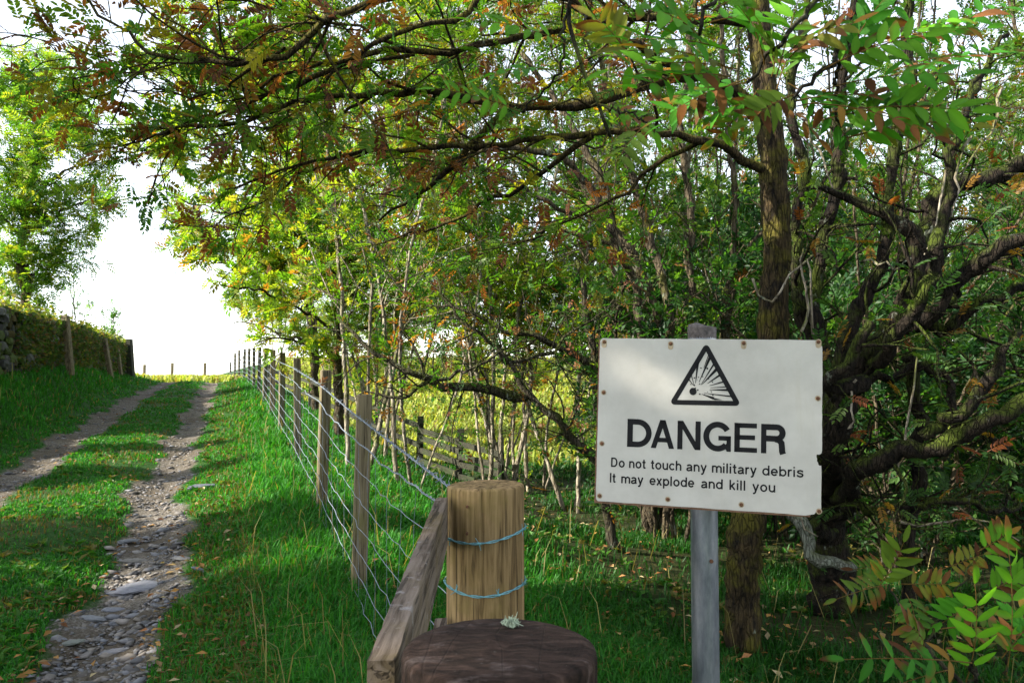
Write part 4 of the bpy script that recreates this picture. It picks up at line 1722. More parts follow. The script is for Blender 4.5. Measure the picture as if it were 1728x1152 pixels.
# ---- rowan with a straight mossy trunk whose limbs hang over the whole picture
YT = 4.35
base = solve_ground(1250, 1100)
YB = base[1]
rowan = thing("rowan_tree", "rowan with straight mossy trunk behind the sign, autumn limbs spreading left overhead", "tree", base)
t = Plant(101)
t.limb(np.vstack([base + [0, 0, -.15], W((1252, 1010, YB), (1255, 880, YB), (1277, 740, 4.4), (1292, 600, 4.4), (1300, 480, 4.4), (1303, 380, 4.4), (1300, 250, 4.4), (1290, 120, 4.45), (1270, -60, 4.5))]), rw(62, YB), rw(38, 4.4), wig=.008, sides=14, rough=.07)
t.limb(np.vstack([base + [.06, -.05, -.1], W((1262, 1040, YB - .04), (1268, 930, YB - .03))]), rw(38, YB), rw(12, YB), sides=10)
LB = []
OV = [
    ([(1298, 215, 4.4), (1220, 150, 4.35), (1140, 128, 4.3), (1050, 160, 4.25), (975, 185, 4.2), (885, 185, 4.2), (809, 230, 4.2), (756, 297, 4.3), (700, 340, 4.4), (640, 372, 4.5)], 26, 4),
    ([(1300, 290, 4.4), (1180, 240, 4.3), (1080, 226, 4.2), (986, 228, 4.1), (876, 236, 4.0), (843, 251, 4.0), (760, 250, 4.0), (660, 250, 4.0), (576, 257, 4.1), (470, 285, 4.2), (380, 320, 4.3)], 18, 3),
    ([(885, 185, 4.2), (800, 172, 4.1), (742, 164, 4.0), (640, 164, 3.95), (576, 157, 3.9), (470, 178, 3.9), (383, 197, 3.95), (283, 232, 4.1), (167, 250, 4.2)], 13, 3),
    ([(1270, 40, 4.5), (1100, 30, 4.2), (960, 50, 4.0), (826, 68, 3.8), (749, 97, 3.7), (676, 90, 3.7), (629, 92, 3.7), (576, 115, 3.7), (500, 148, 3.8), (417, 175, 3.9), (340, 203, 4.0), (270, 225, 4.1)], 18, 3),
    ([(900, -60, 3.6), (820, -30, 3.5), (749, 10, 3.45), (686, 38, 3.4), (633, 74, 3.4), (576, 104, 3.4), (520, 120, 3.5), (440, 150, 3.6)], 16, 4),
    ([(700, 92, 3.7), (639, 124, 3.7), (606, 133, 3.7), (570, 149, 3.7), (500, 185, 3.8), (440, 210, 3.9), (360, 230, 4.1)], 8, 3),
    ([(760, -60, 3.3), (660, -10, 3.2), (590, 15, 3.2), (533, 42, 3.2), (520, 66, 3.2), (480, 82, 3.2), (400, 97, 3.2), (333, 90, 3.25), (283, 83, 3.3), (233, 72, 3.4), (200, 50, 3.5), (150, 0, 3.6)], 14, 4),
    ([(480, 82, 3.2), (390, 140, 3.4), (350, 160, 3.5), (240, 157, 3.7), (187, 140, 3.8), (133, 110, 3.9), (77, 77, 4.0), (20, 60, 4.0)], 5, 2),
    ([(1000, 230, 4.1), (930, 290, 4.3), (860, 330, 4.5), (790, 370, 4.7), (700, 400, 4.9), (600, 420, 5.0)], 10, 3),
    ([(576, 257, 4.1), (500, 300, 4.2), (430, 350, 4.3), (340, 380, 4.5), (280, 370, 4.6)], 5, 2),
    ([(1180, 240, 4.3), (1090, 300, 4.4), (1010, 350, 4.6), (900, 380, 4.8), (800, 430, 5.0)], 9, 3),
    ([(1140, 128, 4.3), (1040, 70, 4.0), (940, 20, 3.8), (840, -40, 3.7)], 14, 6),
    ([(700, 90, 3.7), (620, 50, 3.6), (520, 20, 3.6), (420, -10, 3.6), (300, -30, 3.6)], 7, 3),
]
for way, w0, w1 in OV:
    LB.append(t.limb(W(*way), rw(w0, way[0][2]), rw(w1, way[-1][2]), wig=.018, sides=7, rough=.12))
l1 = t.sprout(LB, 7.0, .85, (30, 75), up=.05, flat=.8, t0=.12, rk=.5, rmax=.010, rtip=.0026, n=8, wig=.18)
l2 = t.sprout(l1 + LB[2:], 6.0, .38, (30, 75), up=.06, flat=.7, t0=.15, rk=.6, rmax=.0035, rtip=.0014, n=5, wig=.18)
t.leaves(l2, 5.5, .9, .3, True, .1, open_sky)
t.leaves(l1, 1.5, .9, .6, True, .1, open_sky)


def rowan_col(p, col, g_):
    px, py = project(p)
    return col


t.wood_mesh("trunk", M["bark_moss"], rowan, (5, 3, 3))
t.leaf_mesh("crown", M["leaf"], rowan, T_ROWAN, .125, ROWANC, colfn=rowan_col)

# ---- gnarled mossy tree right of the sign
gb_ = solve_ground(1405, 1035)
YG = gb_[1]
gn = thing("gnarled_tree", "gnarled dark multi-stemmed tree with mossy twisting limbs right of the sign", "tree", gb_)
t = Plant(202)
GB = []
GL_ = [
    ([None, (1400, 960, YG), (1395, 860, YG - .2), (1402, 760, 4.3), (1440, 650, 4.2), (1500, 560, 4.1), (1532, 460, 4.1), (1512, 385, 4.1), (1455, 350, 4.1), (1405, 332, 4.1), (1368, 316, 4.1)], 84, 16),
    ([(1410, 740, 4.35), (1405, 640, 4.5), (1425, 555, 4.5), (1462, 470, 4.5), (1490, 350, 4.5), (1505, 240, 4.5), (1530, 120, 4.5), (1545, -40, 4.5)], 44, 20),
    ([(1495, 565, 4.1), (1545, 555, 4.0), (1600, 520, 3.9), (1650, 470, 3.8), (1720, 425, 3.7), (1790, 400, 3.7)], 46, 30),
    ([(1530, 545, 4.1), (1600, 500, 4.2), (1660, 460, 4.2), (1730, 425, 4.2)], 26, 18),
    ([(1535, 535, 4.1), (1590, 560, 4.0), (1640, 540, 3.9), (1700, 500, 3.9), (1760, 480, 3.9)], 26, 20),
    ([(1400, 850, YG - .2), (1440, 800, 4.2), (1500, 760, 4.0), (1570, 735, 3.9), (1640, 705, 3.8), (1720, 672, 3.7), (1790, 640, 3.7)], 48, 36),
    ([(1555, 738, 3.9), (1600, 690, 3.9), (1640, 648, 3.9), (1670, 618, 3.9), (1720, 560, 3.9)], 26, 16),
    ([(1400, 870, YG - .2), (1450, 850, 4.3), (1520, 860, 4.2), (1600, 845, 4.2), (1720, 850, 4.2)], 20, 12),
    ([(1402, 700, 4.4), (1385, 600, 4.6), (1378, 480, 4.7), (1390, 360, 4.7), (1425, 250, 4.7), (1440, 120, 4.7), (1450, -40, 4.7)], 38, 20),
    ([(1398, 720, 4.5), (1362, 600, 4.8), (1342, 500, 4.8), (1348, 400, 4.9), (1365, 300, 4.9), (1352, 180, 4.9), (1360, -20, 4.9)], 34, 18),
    ([(1532, 450, 4.1), (1560, 400, 4.2), (1600, 345, 4.2), (1650, 312, 4.2), (1720, 280, 4.2), (1780, 260, 4.2)], 40, 34),
    ([(1445, 640, 4.2), (1480, 590, 4.0), (1515, 520, 3.9), (1530, 440, 3.9), (1560, 330, 3.9), (1600, 230, 3.9), (1660, 120, 3.9)], 30, 14),
    ([(1560, 400, 4.2), (1590, 280, 4.3), (1640, 170, 4.4), (1700, 60, 4.5)], 22, 12),
    ([(1420, 690, 4.3), (1470, 640, 4.2), (1540, 640, 4.2), (1590, 660, 4.2), (1610, 720, 4.1), (1700, 760, 4.1)], 20, 12),
    ([(1535, 1010, 4.6), (1540, 900, 4.6), (1545, 800, 4.5), (1535, 700, 4.4), (1530, 600, 4.3)], 30, 24),
    ([(1400, 900, YG - .1), (1370, 890, 4.4), (1345, 865, 4.2), (1290, 868, 4.2), (1262, 885, 4.3)], 26, 22),
    ([(1440, 652, 4.15), (1422, 620, 4.0), (1440, 590, 3.95), (1470, 545, 3.9)], 40, 20),
]
for way, w0, w1 in GL_:
    if way[0] is None:
        pts = np.vstack([gb_ + [0, 0, -.15], W(*way[1:])])
    else:
        pts = W(*way)
    GB.append(t.limb(pts, rw(w0 * (1 if way[0] is None else .8), 4.3), rw(w1 * .75, way[-1][2]), wig=.020, sides=12, rough=.14))
l1 = t.sprout(GB, 5.0, .8, (40, 85), up=.08, t0=.15, rk=.4, rmax=.012, rtip=.003, n=9, wig=.22)
l2 = t.sprout(l1 + GB, 4.0, .45, (30, 80), up=.02, t0=.1, rk=.5, rmax=.005, rtip=.0016, n=6, wig=.25)
t.leaves(l2, 2.2, .9, .3, True, .1)
t.wood_mesh("trunk", M["bark_gnarly"], gn, (5, 4, 3))
M["bark_lichen"] = bark_mat("bark_lichen", (.09, .10, .075), (.24, .25, .20), moss=(.10, .11, .03), moss_amt=.2, lichen=.8, scale=30.)
t2 = Plant(203)
t2.limb(W((1335, 866, 4.18), (1350, 895, 4.1), (1372, 930, 4.05), (1405, 946, 4.0), (1442, 955, 4.0)), rw(24, 4.1), rw(14, 4.0), wig=.008, sides=12, rough=.16)
t2.wood_mesh("lichen_limb", M["bark_lichen"], gn)
for way in ([(1612, 215, 3.9), (1600, 290, 3.85), (1580, 360, 3.85), (1560, 430, 3.9)], [(1640, 230, 3.8), (1610, 330, 3.8), (1598, 400, 3.8)], [(1445, 640, 4.0), (1441, 700, 3.95), (1438, 720, 3.95)], [(1455, 440, 3.9), (1490, 448, 3.85), (1538, 436, 3.85)],
            [(1270, 470, 4.1), (1310, 500, 4.05), (1335, 455, 4.0), (1360, 440, 4.0)], [(1272, 850, 4.0), (1330, 820, 4.0), (1380, 905, 3.9)], [(1520, 880, 4.0), (1620, 885, 3.9), (1720, 912, 3.8)], [(1360, 200, 4.2), (1385, 270, 4.2), (1410, 330, 4.2)],
            [(1352, 560, 4.3), (1360, 500, 4.3), (1356, 420, 4.3)], [(1372, 565, 4.3), (1368, 480, 4.3), (1372, 430, 4.3)], [(1515, 800, 4.), (1540, 690, 3.9), (1548, 600, 3.9)], [(1690, 150, 3.9), (1640, 260, 3.8), (1620, 300, 3.8)]):
    t2 = Plant(int(way[0][0]))
    t2.limb(W(*way), rw(5, 4), rw(3, 4), wig=.012, sides=5)
    t2.wood_mesh("dead_twig", M["bark_pale"], gn)
t.leaf_mesh("crown", M["leaf"], gn, T_ROWAN, .11, [((.03, .08, .012), 3), ((.06, .11, .015), 2), ((.20, .11, .02), 1.4), ((.16, .05, .018), 1.2)])

# ---- leaning dark hawthorn between fence and sign
hb = solve_ground(1040, 930)
YH = hb[1]
haw = thing("hawthorn_tree", "dark leaning hawthorn left of the sign, one long limb reaching the wire fence", "tree", hb)
t = Plant(303)
HB = []
for way, w0, w1 in [
    ([None, (1020, 850, YH), (1000, 800, 6.2), (962, 750, 6.1), (928, 700, 6.0), (890, 665, 6.0), (865, 630, 6.0), (848, 604, 6.0), (835, 570, 6.0)], 30, 8),
    ([(890, 668, 6.0), (830, 655, 5.9), (776, 650, 5.8), (726, 642, 5.7), (669, 616, 5.7), (619, 594, 5.7), (590, 560, 5.7), (570, 535, 5.8)], 22, 7),
    ([(850, 612, 6.0), (890, 592, 6.0), (940, 565, 6.1), (1000, 540, 6.2)], 11, 5),
    ([(1010, 700, 6.4), (1010, 630, 6.3), (970, 590, 6.3), (920, 568, 6.2), (860, 562, 6.2), (790, 530, 6.2), (720, 515, 6.3)], 18, 5),
    ([(726, 642, 5.7), (690, 660, 5.6), (650, 670, 5.6), (600, 668, 5.6)], 9, 3),
    ([(1020, 850, YH), (1015, 760, 6.5), (1008, 640, 6.5), (990, 540, 6.5), (975, 440, 6.6)], 20, 10),
    ([(850, 612, 6.0), (810, 560, 5.9), (770, 520, 5.9), (740, 470, 5.9)], 9, 4),
    ([(726, 642, 5.7), (770, 615, 5.7), (810, 600, 5.7), (850, 590, 5.8)], 8, 4),
]:
    pts = np.vstack([hb + [0, 0, -.1], W(*way[1:])]) if way[0] is None else W(*way)
    HB.append(t.limb(pts, rw(w0 * .8, 6), rw(w1 * .8, 6), wig=.022, sides=8, rough=.12))
l1 = t.sprout(HB, 9.0, .95, (35, 80), up=.06, flat=.8, t0=.1, rk=.5, rmax=.009, rtip=.003, n=8, wig=.2)
l2 = t.sprout(l1 + HB, 7.0, .36, (30, 80), up=.03, t0=.1, rk=.5, rmax=.004, rtip=.0018, n=5, wig=.22)
t.leaves(l2, 4.0, .9, .2, True, .1)
t.wood_mesh("trunk", M["bark_haw"], haw, (5, 3, 3))
t.leaf_mesh("crown", M["leaf"], haw, T_SPRAY, .085, [((.03, .09, .014), 3), ((.05, .12, .016), 2), ((.10, .14, .02), 1.5), ((.20, .09, .02), 1.6), ((.14, .05, .018), .8)])

# ---- bundle of stems leaning left above the sign
cb_ = solve_ground(1100, 900)
cop = thing("coppiced_tree", "coppiced tree whose bare stems lean left and up above the top of the sign", "tree", cb_)
t = Plant(404)
CB = []
for way, w0, w1 in [
    ([None, (1075, 620, 6.8), (1050, 480, 6.6), (1006, 377, 6.5), (964, 312, 6.4), (909, 267, 6.3), (840, 258, 6.2), (760, 268, 6.2)], 24, 8),
    ([None, (1110, 580, 6.9), (1085, 480, 6.9), (1040, 395, 6.9), (1000, 300, 6.9), (950, 200, 6.9), (880, 90, 7.0)], 24, 10),
    ([None, (1135, 580, 7.1), (1120, 450, 7.2), (1085, 350, 7.2), (1060, 240, 7.2), (1020, 100, 7.3), (990, -40, 7.3)], 20, 10),
    ([None, (1160, 560, 7.3), (1165, 400, 7.3), (1150, 250, 7.3), (1160, 100, 7.3), (1180, -40, 7.3)], 18, 10),
    ([(976, 357, 6.4), (930, 335, 6.3), (876, 313, 6.3), (793, 283, 6.3), (720, 290, 6.3), (640, 330, 6.4)], 10, 4),
    ([None, (1215, 600, 7.4), (1225, 450, 7.4), (1235, 300, 7.4), (1215, 120, 7.4), (1210, -30, 7.4)], 16, 9),
    ([(1050, 480, 6.6), (1035, 440, 6.6), (1010, 400, 6.6), (950, 380, 6.6), (880, 400, 6.6)], 9, 4),
]:
    pts = np.vstack([cb_ + [0, 0, -.1], W(*way[1:])]) if way[0] is None else W(*way)
    CB.append(t.limb(pts, rw(w0, 6.8), rw(w1, 6.8), wig=.025, sides=8, rough=.1))
l1 = t.sprout(CB, 4.5, 1.1, (35, 75), up=.12, t0=.3, rk=.4, rmax=.010, rtip=.003, n=8, wig=.16)
l2 = t.sprout(l1, 6.0, .4, (30, 75), up=.05, t0=.15, rk=.5, rmax=.004, rtip=.0018, n=5, wig=.2)
t.leaves(l2, 7.0, .9, .2, True, .1)
t.wood_mesh("trunk", M["bark_mid"], cop, (5, 3, 3))
t.leaf_mesh("crown", M["leaf"], cop, T_SPRAY, .12, DARKG)

# ---- yellow-green trees behind the wire fence
for (nm_, lab, sd, Y, trunk, limbs, pal, dens) in [
    ("rowan_tree", "yellow green tree with thin straight trunk close behind the wire fence's middle posts", 505, 12.5,
     [(576, 705), (573, 600), (572, 480), (566, 340), (548, 200), (530, 60), (515, -60)],
     [[(572, 560), (500, 520), (430, 500), (375, 480)], [(571, 500), (480, 450), (400, 420), (330, 425)], [(570, 440), (460, 380), (360, 350), (290, 330)], [(568, 360), (450, 280), (340, 230), (240, 190)],
      [(556, 250), (440, 170), (330, 110), (230, 70)], [(572, 520), (650, 450), (720, 420)], [(569, 400), (650, 300), (740, 240)], [(556, 250), (640, 140), (720, 60)], [(540, 120), (460, 40), (380, -40)], [(573, 600), (520, 580), (470, 575), (430, 580)],
      [(572, 480), (520, 400), (470, 330)], [(560, 290), (520, 200), (470, 120)], [(573, 580), (630, 540), (680, 520)]], YGREEN, 1.0),
    ("rowan_tree", "leafy green tree with a brownish trunk further along the wire fence beside the crest", 606, 17.0,
     [(534, 690), (526, 600), (515, 480), (500, 350), (480, 220), (460, 90), (450, -40)],
     [[(524, 580), (480, 560), (430, 550), (395, 545)], [(518, 510), (450, 480), (390, 455), (340, 450)], [(512, 450), (420, 400), (330, 370), (270, 360)], [(502, 370), (400, 290), (300, 250), (220, 250)],
      [(485, 250), (390, 160), (300, 120), (220, 130)], [(515, 480), (580, 420), (640, 400)], [(500, 350), (580, 280), (660, 240)], [(480, 220), (560, 130), (640, 90)], [(465, 120), (380, 30), (300, -20)], [(526, 610), (570, 590), (610, 580)]], YGREEN, 1.0),
]:
    b0 = solve_ground(trunk[0][0], trunk[0][1], Y)
    b0 = G3(P(trunk[0][0], trunk[0][1], Y)[0], Y)
    root = thing(nm_, lab, "tree", b0)
    t = Plant(sd)
    tr = t.limb(np.vstack([b0 + [0, 0, -.1], W(*[(a, c, Y) for a, c in trunk[1:]])]), rw(17, Y), rw(6, Y), wig=.03, sides=9)
    lb = []
    for k, l_ in enumerate(limbs):
        dy = t.g.uniform(-1.8, 1.8)
        m = len(l_) - 1
        lb.append(t.limb(W(*[(a, c, Y + dy * i / m) for i, (a, c) in enumerate(l_)]), rw(6, Y), rw(2, Y), wig=.03, sides=5))
    l1 = t.sprout(lb + [tr], 5.5, 1.25, (35, 75), up=.08, t0=.12, rk=.5, rmax=.012, rtip=.004, n=7, wig=.16)
    l2 = t.sprout(l1, 7.5, .55, (30, 75), up=.04, t0=.15, rk=.5, rmax=.005, rtip=.0025, n=5, wig=.2)
    t.leaves(l2, 17. * dens, .9, .15, True, .1, open_sky)
    t.wood_mesh("trunk", M["bark_mid"], root, (4, 3, 3))
    t.leaf_mesh("crown", M["leaf"], root, T_SPRAY7, .20, pal)

# ---- ash beyond the wall on the left
Y = 20.0
b0 = P(42, 545, Y)
b0 = G3(b0[0], Y)
ash = thing("ash_tree", "ash tree behind the left stone wall, dark green below and yellow green above", "tree", b0)
t = Plant(707)
tr = t.limb(np.vstack([b0 + [0, 0, -.2], W((40, 545, Y), (33, 470, Y), (40, 380, Y), (60, 270, Y), (70, 170, Y), (60, 90, Y))]), rw(17, Y), rw(5, Y), wig=.03, sides=9)
lb = []
for l_ in [[(34, 460), (80, 430), (120, 400), (150, 385)], [(38, 400), (100, 350), (160, 330), (195, 340)], [(45, 340), (110, 290), (170, 270)], [(55, 290), (110, 230), (150, 190)], [(62, 240), (100, 170), (120, 120)], [(68, 200), (30, 140), (20, 80)],
           [(38, 400), (-20, 350), (-80, 330)], [(50, 310), (-20, 250), (-80, 200)], [(65, 200), (120, 190), (165, 230)], [(33, 470), (60, 455), (90, 450)], [(34, 460), (0, 430), (-50, 420)], [(60, 270), (20, 200), (-20, 150)], [(40, 380), (60, 330), (110, 380)]]:
    dy = t.g.uniform(-1.8, 1.8)
    m = len(l_) - 1
    lb.append(t.limb(W(*[(a, c, Y + dy * i / m) for i, (a, c) in enumerate(l_)]), rw(6, Y), rw(2, Y), wig=.03, sides=5))
l1 = t.sprout(lb + [tr], 7., 1.25, (35, 75), up=.05, t0=.12, rk=.5, rmax=.012, rtip=.005, n=7, wig=.16)
l2 = t.sprout(l1, 8, .55, (30, 75), up=.0, t0=.15, rk=.5, rmax=.006, rtip=.003, n=5, wig=.2)
t.leaves(l2, 11, .9, .15, True, .05)
t.wood_mesh("trunk", M["bark_mid"], ash, (4, 3, 3))
t.leaf_mesh("crown", M["leaf"], ash, T_ASH, .30, [((.06, .15, .02), 3), ((.10, .20, .025), 3), ((.18, .25, .03), 2.5), ((.25, .26, .04), 1.5)])

# ---- thin saplings standing on the wall top
for (px, py, ptop_, Y, lab, dn) in ((122, 545, 385, 24, "thin pale sapling above the wall, tallest against the white sky", 2.2), (192, 590, 505, 28, "thin bushy sapling near the far end of the wall", 4.5), (176, 585, 520, 27, "small sprig beside the bushy sapling near the end of the wall", 3.0), (150, 560, 500, 26, "small sparse sapling on the middle of the wall", 2.)):
    b0 = P(px, py, Y)
    b0 = G3(b0[0], Y)
    root = thing("sapling", lab, "sapling", b0)
    t = Plant(900 + px)
    st = []
    for k in range(2):
        st.append(t.limb(np.vstack([b0 + [.05 * k, 0, -.1], W((px + 4 * k, py, Y), (px + 3 - 8 * k, (py + ptop_) / 2, Y), (px - 4 + 14 * k, ptop_ + 14 * k, Y))]), .022, .006, wig=.02, sides=5))
    l1 = t.sprout(st, 5., .7, (25, 60), up=.2, t0=.35, rk=.5, rmax=.009, rtip=.004, n=6, wig=.15)
    t.leaves(l1, dn * 2.5, .9, .2, True, .1)
    t.wood_mesh("trunk", M["bark_mid"], root, (3, 3))
    t.leaf_mesh("crown", M["leaf"], root, T_SPRAY, .17, GREEN)


# ---- woodland prototypes, then copies
def slim_tree(seed, H, nst, spread, dens, pal, bark, tmpl, lsize, name, label, cat, group, crown0=.25, l1len=1.5, r0=.036, loc=(0, 0, -50)):
    root = thing(name, label, cat, (0, 0, 0), group)
    t = Plant(seed)
    st = []
    for k in range(nst):
        az = t.g.uniform(0, 6.28)
        s_ = spread * t.g.uniform(.4, 1.1)
        hh = H * t.g.uniform(.75, 1.05)
        d = np.array([math.cos(az), math.sin(az), 0])
        w_ = np.array([d * .12 + [0, 0, -.1], d * s_ * .25 + [0, 0, hh * .3], d * s_ * .6 + [0, 0, hh * .65], d * s_ + [0, 0, hh]])
        w_[1:, :2] += t.g.normal(0, .12 * spread, (3, 2))
        st.append(t.limb(w_, r0 * t.g.uniform(.5, 1.15), .010, wig=.014, sides=7))
    l1 = t.sprout(st, 5.2, l1len, (30, 75), up=.15, t0=crown0, rk=.5, rmax=.018, rtip=.006, n=7, wig=.15)
    l2 = t.sprout(l1, 6.5, .6, (30, 75), up=.06, t0=.15, rk=.5, rmax=.007, rtip=.003, n=5, wig=.2)
    t.leaves(l2, 13. * dens, .9, .15, True, .08)
    t.wood_mesh("trunk", M[bark], root, (4, 3, 3))
    t.leaf_mesh("crown", M["leaf"], root, tmpl, lsize, pal)
    return root


GW = "trees of the wood beyond the fence"
GS = "unseen shade trees beside the lane"
protos = [
    slim_tree(1, 9.5, 3, 2.0, 1.3, DARKG, "bark_pale", T_SPRAY, .13, "woodland_tree", "slender pale-stemmed green tree in the wood beyond the fence", "tree", GW),
    slim_tree(2, 8.5, 3, 1.7, 1.35, YGREEN, "bark_pale", T_SPRAY, .13, "woodland_tree", "slender yellow green tree with pale stems in the wood beyond the fence", "tree", GW),
    slim_tree(3, 10.5, 2, 1.6, 1.35, DARKG, "bark_mid", T_SPRAY, .135, "woodland_tree", "tall dark-stemmed green tree in the wood beyond the fence", "tree", GW, r0=.045),
    slim_tree(4, 8.5, 4, 2.2, 1.05, ROWANC, "bark_pale", T_SPRAY7, .14, "woodland_tree", "pale multi-stemmed tree with rusty autumn leaves in the wood beyond the fence", "tree", GW, r0=.04),
    slim_tree(5, 3.2, 6, 1.6, 1.1, HOLLY, "bark_mid", T_SPRAY, .14, "holly_bush", "dark green bush in the undergrowth of the wood", "bush", "bushes of the wood", crown0=.05, l1len=.9, r0=.025),
    slim_tree(6, 9.5, 3, 2.6, 1.5, GREEN, "bark_mid", T_SPRAY7, .24, "lane_shade_tree", "broad green tree out of view, set beside the lane for its shade", "tree", GS, crown0=.2, l1len=2.2, r0=.05),
]
protos.append(slim_tree(8, 3.4, 7, 1.9, 1.3, YGREEN, "bark_mid", T_SPRAY, .16, "sunlit_bush", "bright yellow green bush behind the sunlit clearing", "bush", "bushes behind the clearing", crown0=.04, l1len=1.1, r0=.02))
used = [0] * len(protos)


def place(k, x, y, sc, rz=None, sxy=None):
    rz = gpl.uniform(0, 6.28) if rz is None else rz
    loc = G3(x, y, -.03)
    if not used[k]:
        used[k] = 1
        o_ = protos[k]
        o_.location = tuple(float(v) for v in loc)
        o_.rotation_euler = (0, 0, rz)
        o_.scale = (sc * (sxy or 1), sc * (sxy or 1), sc)
    else:
        dup(protos[k], loc, rz, sc, sxy=sxy)


gpl = np.random.default_rng(77)
cand = []
for _ in range(4000):
    y = gpl.uniform(6.5, 30)
    x = gpl.uniform(-7, .78 * y + 2.5)
    u = U_(x, y)
    if u < 1.6 + .06 * y:
        continue
    px = 864 + FPX * x / y
    if 650 < px < 1010 and (14 < y < 30 or gpl.random() < .6):
        continue                      # the sunlit clearing
    if y < 8.5 and px < 1120:
        continue
    if px < 640 and (y > 17 or (y > 11 and gpl.random() < .5)):
        continue
    mind = 1.5 if px > 1050 else 2.1
    if all((x - a) ** 2 + (y - c) ** 2 > mind ** 2 for a, c, _k in cand):
        cand.append((x, y, px))
cand = cand[:84]
for x, y, px in cand:
    if px > 1050:
        k = gpl.choice([0, 2, 2, 4, 3, 1], p=[.22, .25, .2, .2, .08, .05])
    else:
        k = gpl.choice([0, 1, 2, 3], p=[.25, .35, .1, .3])
    place(k, x, y, gpl.uniform(.8, 1.15))
# hedge of bushes at the back of the clearing and right side
for _ in range(22):
    x = gpl.uniform(5, 30)
    y = gpl.uniform(32, 44)
    if U_(x, y) > 5:
        place(gpl.choice([4, 2, 0]), x, y, gpl.uniform(1.0, 1.7))
for x in np.arange(-14, 8, 2.0):
    place(gpl.choice([1, 1, 0, 3]), x + gpl.normal(0, .5), gpl.uniform(43, 52), gpl.uniform(.7, 1.15), sxy=1.4)
for x in np.arange(-8.2, 8, 3.1):
    place(6, x + gpl.normal(0, .7), gpl.uniform(31, 40), gpl.uniform(.5, .9))
for px, y, k, sc in ((606, 9.0, 1, .9), (640, 11.0, 0, .85), (835, 10.3, 1, .9), (905, 11.6, 0, .9), (965, 9.4, 1, .85), (690, 8.4, 0, .8)):
    place(k, (px - 864) / FPX * y, y, sc)
for (x, y) in ((3.0, 6.2), (3.9, 5.6), (4.6, 7.0), (2.6, 7.6), (5.6, 8.5), (3.7, 8.4), (1.5, 8.6)):
    place(4, x, y, gpl.uniform(.75, 1.0))
# out-of-view trees left of the lane and behind the camera, sized for their shade
for (x, y, sc) in ((-6.0, -4.5, .6), (-8.6, -2.4, .72), (-8.4, -.7, .76), (-8.2, 1.7, .82), (-8.6, 3.4, .66), (-9.2, 5.2, .50), (-10.2, 7.4, .42), (-11.0, 9.6, .40), (-12.2, 12.2, .40), (-13.6, 14.8, .40), (-14.8, 17.6, .40), (-16.5, 20.4, .40),
                   (-11.5, 1.8, .8), (-1.5, -7.5, .7), (3.6, -3.8, .6)):  # last two added behind the camera to cut sky light
    place(5, x, y, sc)


# ================================================================== near rowan sprays, leaf by leaf
class Fronds:
    def __init__(s, seed):
        s.g = np.random.default_rng(seed)
        s.leaf, s.stalk = Bag(), Bag()

    def frond(s, base, tip, nrm_, pairs=6, ll=.05, lw=.31, cols=((.05, .15, .02),), brown=.1, sag=.02):
        g = s.g
        base, tip = np.asarray(base, float), np.asarray(tip, float)
        L = np.linalg.norm(tip - base)
        d0 = (tip - base) / L
        n0 = nrm_ - (nrm_ @ d0) * d0
        n0 = n0 / np.linalg.norm(n0)
        tt = np.linspace(0, 1, 14)
        R = base + (tip - base) * tt[:, None] + n0 * (sag * 4 * tt * (1 - tt))[:, None]
        tube1(s.leaf, R, np.linspace(.0013, .0006, 14), 4, (.16, .10, .03), caps=False)
        side = np.cross(n0, d0)
        col0 = np.array(cols[g.integers(len(cols))]) * g.uniform(.85, 1.15)
        for k in range(2 * pairs + 1):
            i, sg = k // 2, (-1, 1)[k % 2]
            t = .20 + .76 * i / pairs if k < 2 * pairs else 1.0
            p = np.array([np.interp(t, tt, R[:, c]) for c in range(3)])
            ang = sg * g.normal(1.08, .12) if k < 2 * pairs else g.normal(0, .1)
            a = d0 * math.cos(ang) + side * math.sin(ang) + n0 * g.normal(.05, .14)
            a = a / np.linalg.norm(a)
            nn = n0 + g.normal(0, .22, 3) + side * sg * .25
            b_ = np.cross(nn, a)
            b_ = b_ / np.linalg.norm(b_)
            c_ = np.cross(a, b_)
            l_ = ll * g.uniform(.85, 1.1) * (1.05 - .3 * abs(i / pairs - .45))
            w_ = l_ * lw * g.uniform(.88, 1.1)
            ns = 9
            u = np.linspace(0, 1, ns)
            prof = np.sin(math.pi * np.clip(u, 0, 1) ** .85) ** .75 * .5
            prof[1:-1] *= 1 + .05 * np.array([1, -1] * ns)[:ns - 2]
            curl = g.normal(.14, .12) + (.3 if brown > .6 else 0)
            mid = p + a * (u * l_)[:, None] - c_ * (curl * l_ * u ** 2)[:, None]
            lf = mid + b_ * (prof * w_)[:, None] + c_ * (prof * w_ * .28)[:, None]
            rt = mid - b_ * (prof * w_)[:, None] + c_ * (prof * w_ * .28)[:, None]
            V = np.stack([lf, mid, rt], 1).reshape(-1, 3)
            F = []
            for q_ in range(ns - 1):
                o_ = q_ * 3
                F += [[o_, o_ + 1, o_ + 4, o_ + 3], [o_ + 1, o_ + 2, o_ + 5, o_ + 4]]
            c1 = col0 * g.uniform(.78, 1.22)
            bc = np.array([(.15, .06, .018), (.21, .115, .022), (.085, .034, .013), (.19, .08, .03)][g.integers(4)]) * g.uniform(.7, 1.2)
            T = np.tile(c1, (ns, 3, 1)).astype(float)
            T[:, 1] *= 1.18
            r_ = g.random()
            if r_ < brown * .7:
                T[:] = bc * np.array([1, 1.1, 1])[None, :, None]
            elif r_ < brown * 1.6 + .12:
                k2 = np.clip((u - g.uniform(.35, .8)) * 4, 0, 1)[:, None, None]
                T = T * (1 - k2) + bc * k2
                T[:, 0] = T[:, 0] * .6 + bc * .4
            s.leaf.add(V, [np.array(F)], T.reshape(-1, 3))


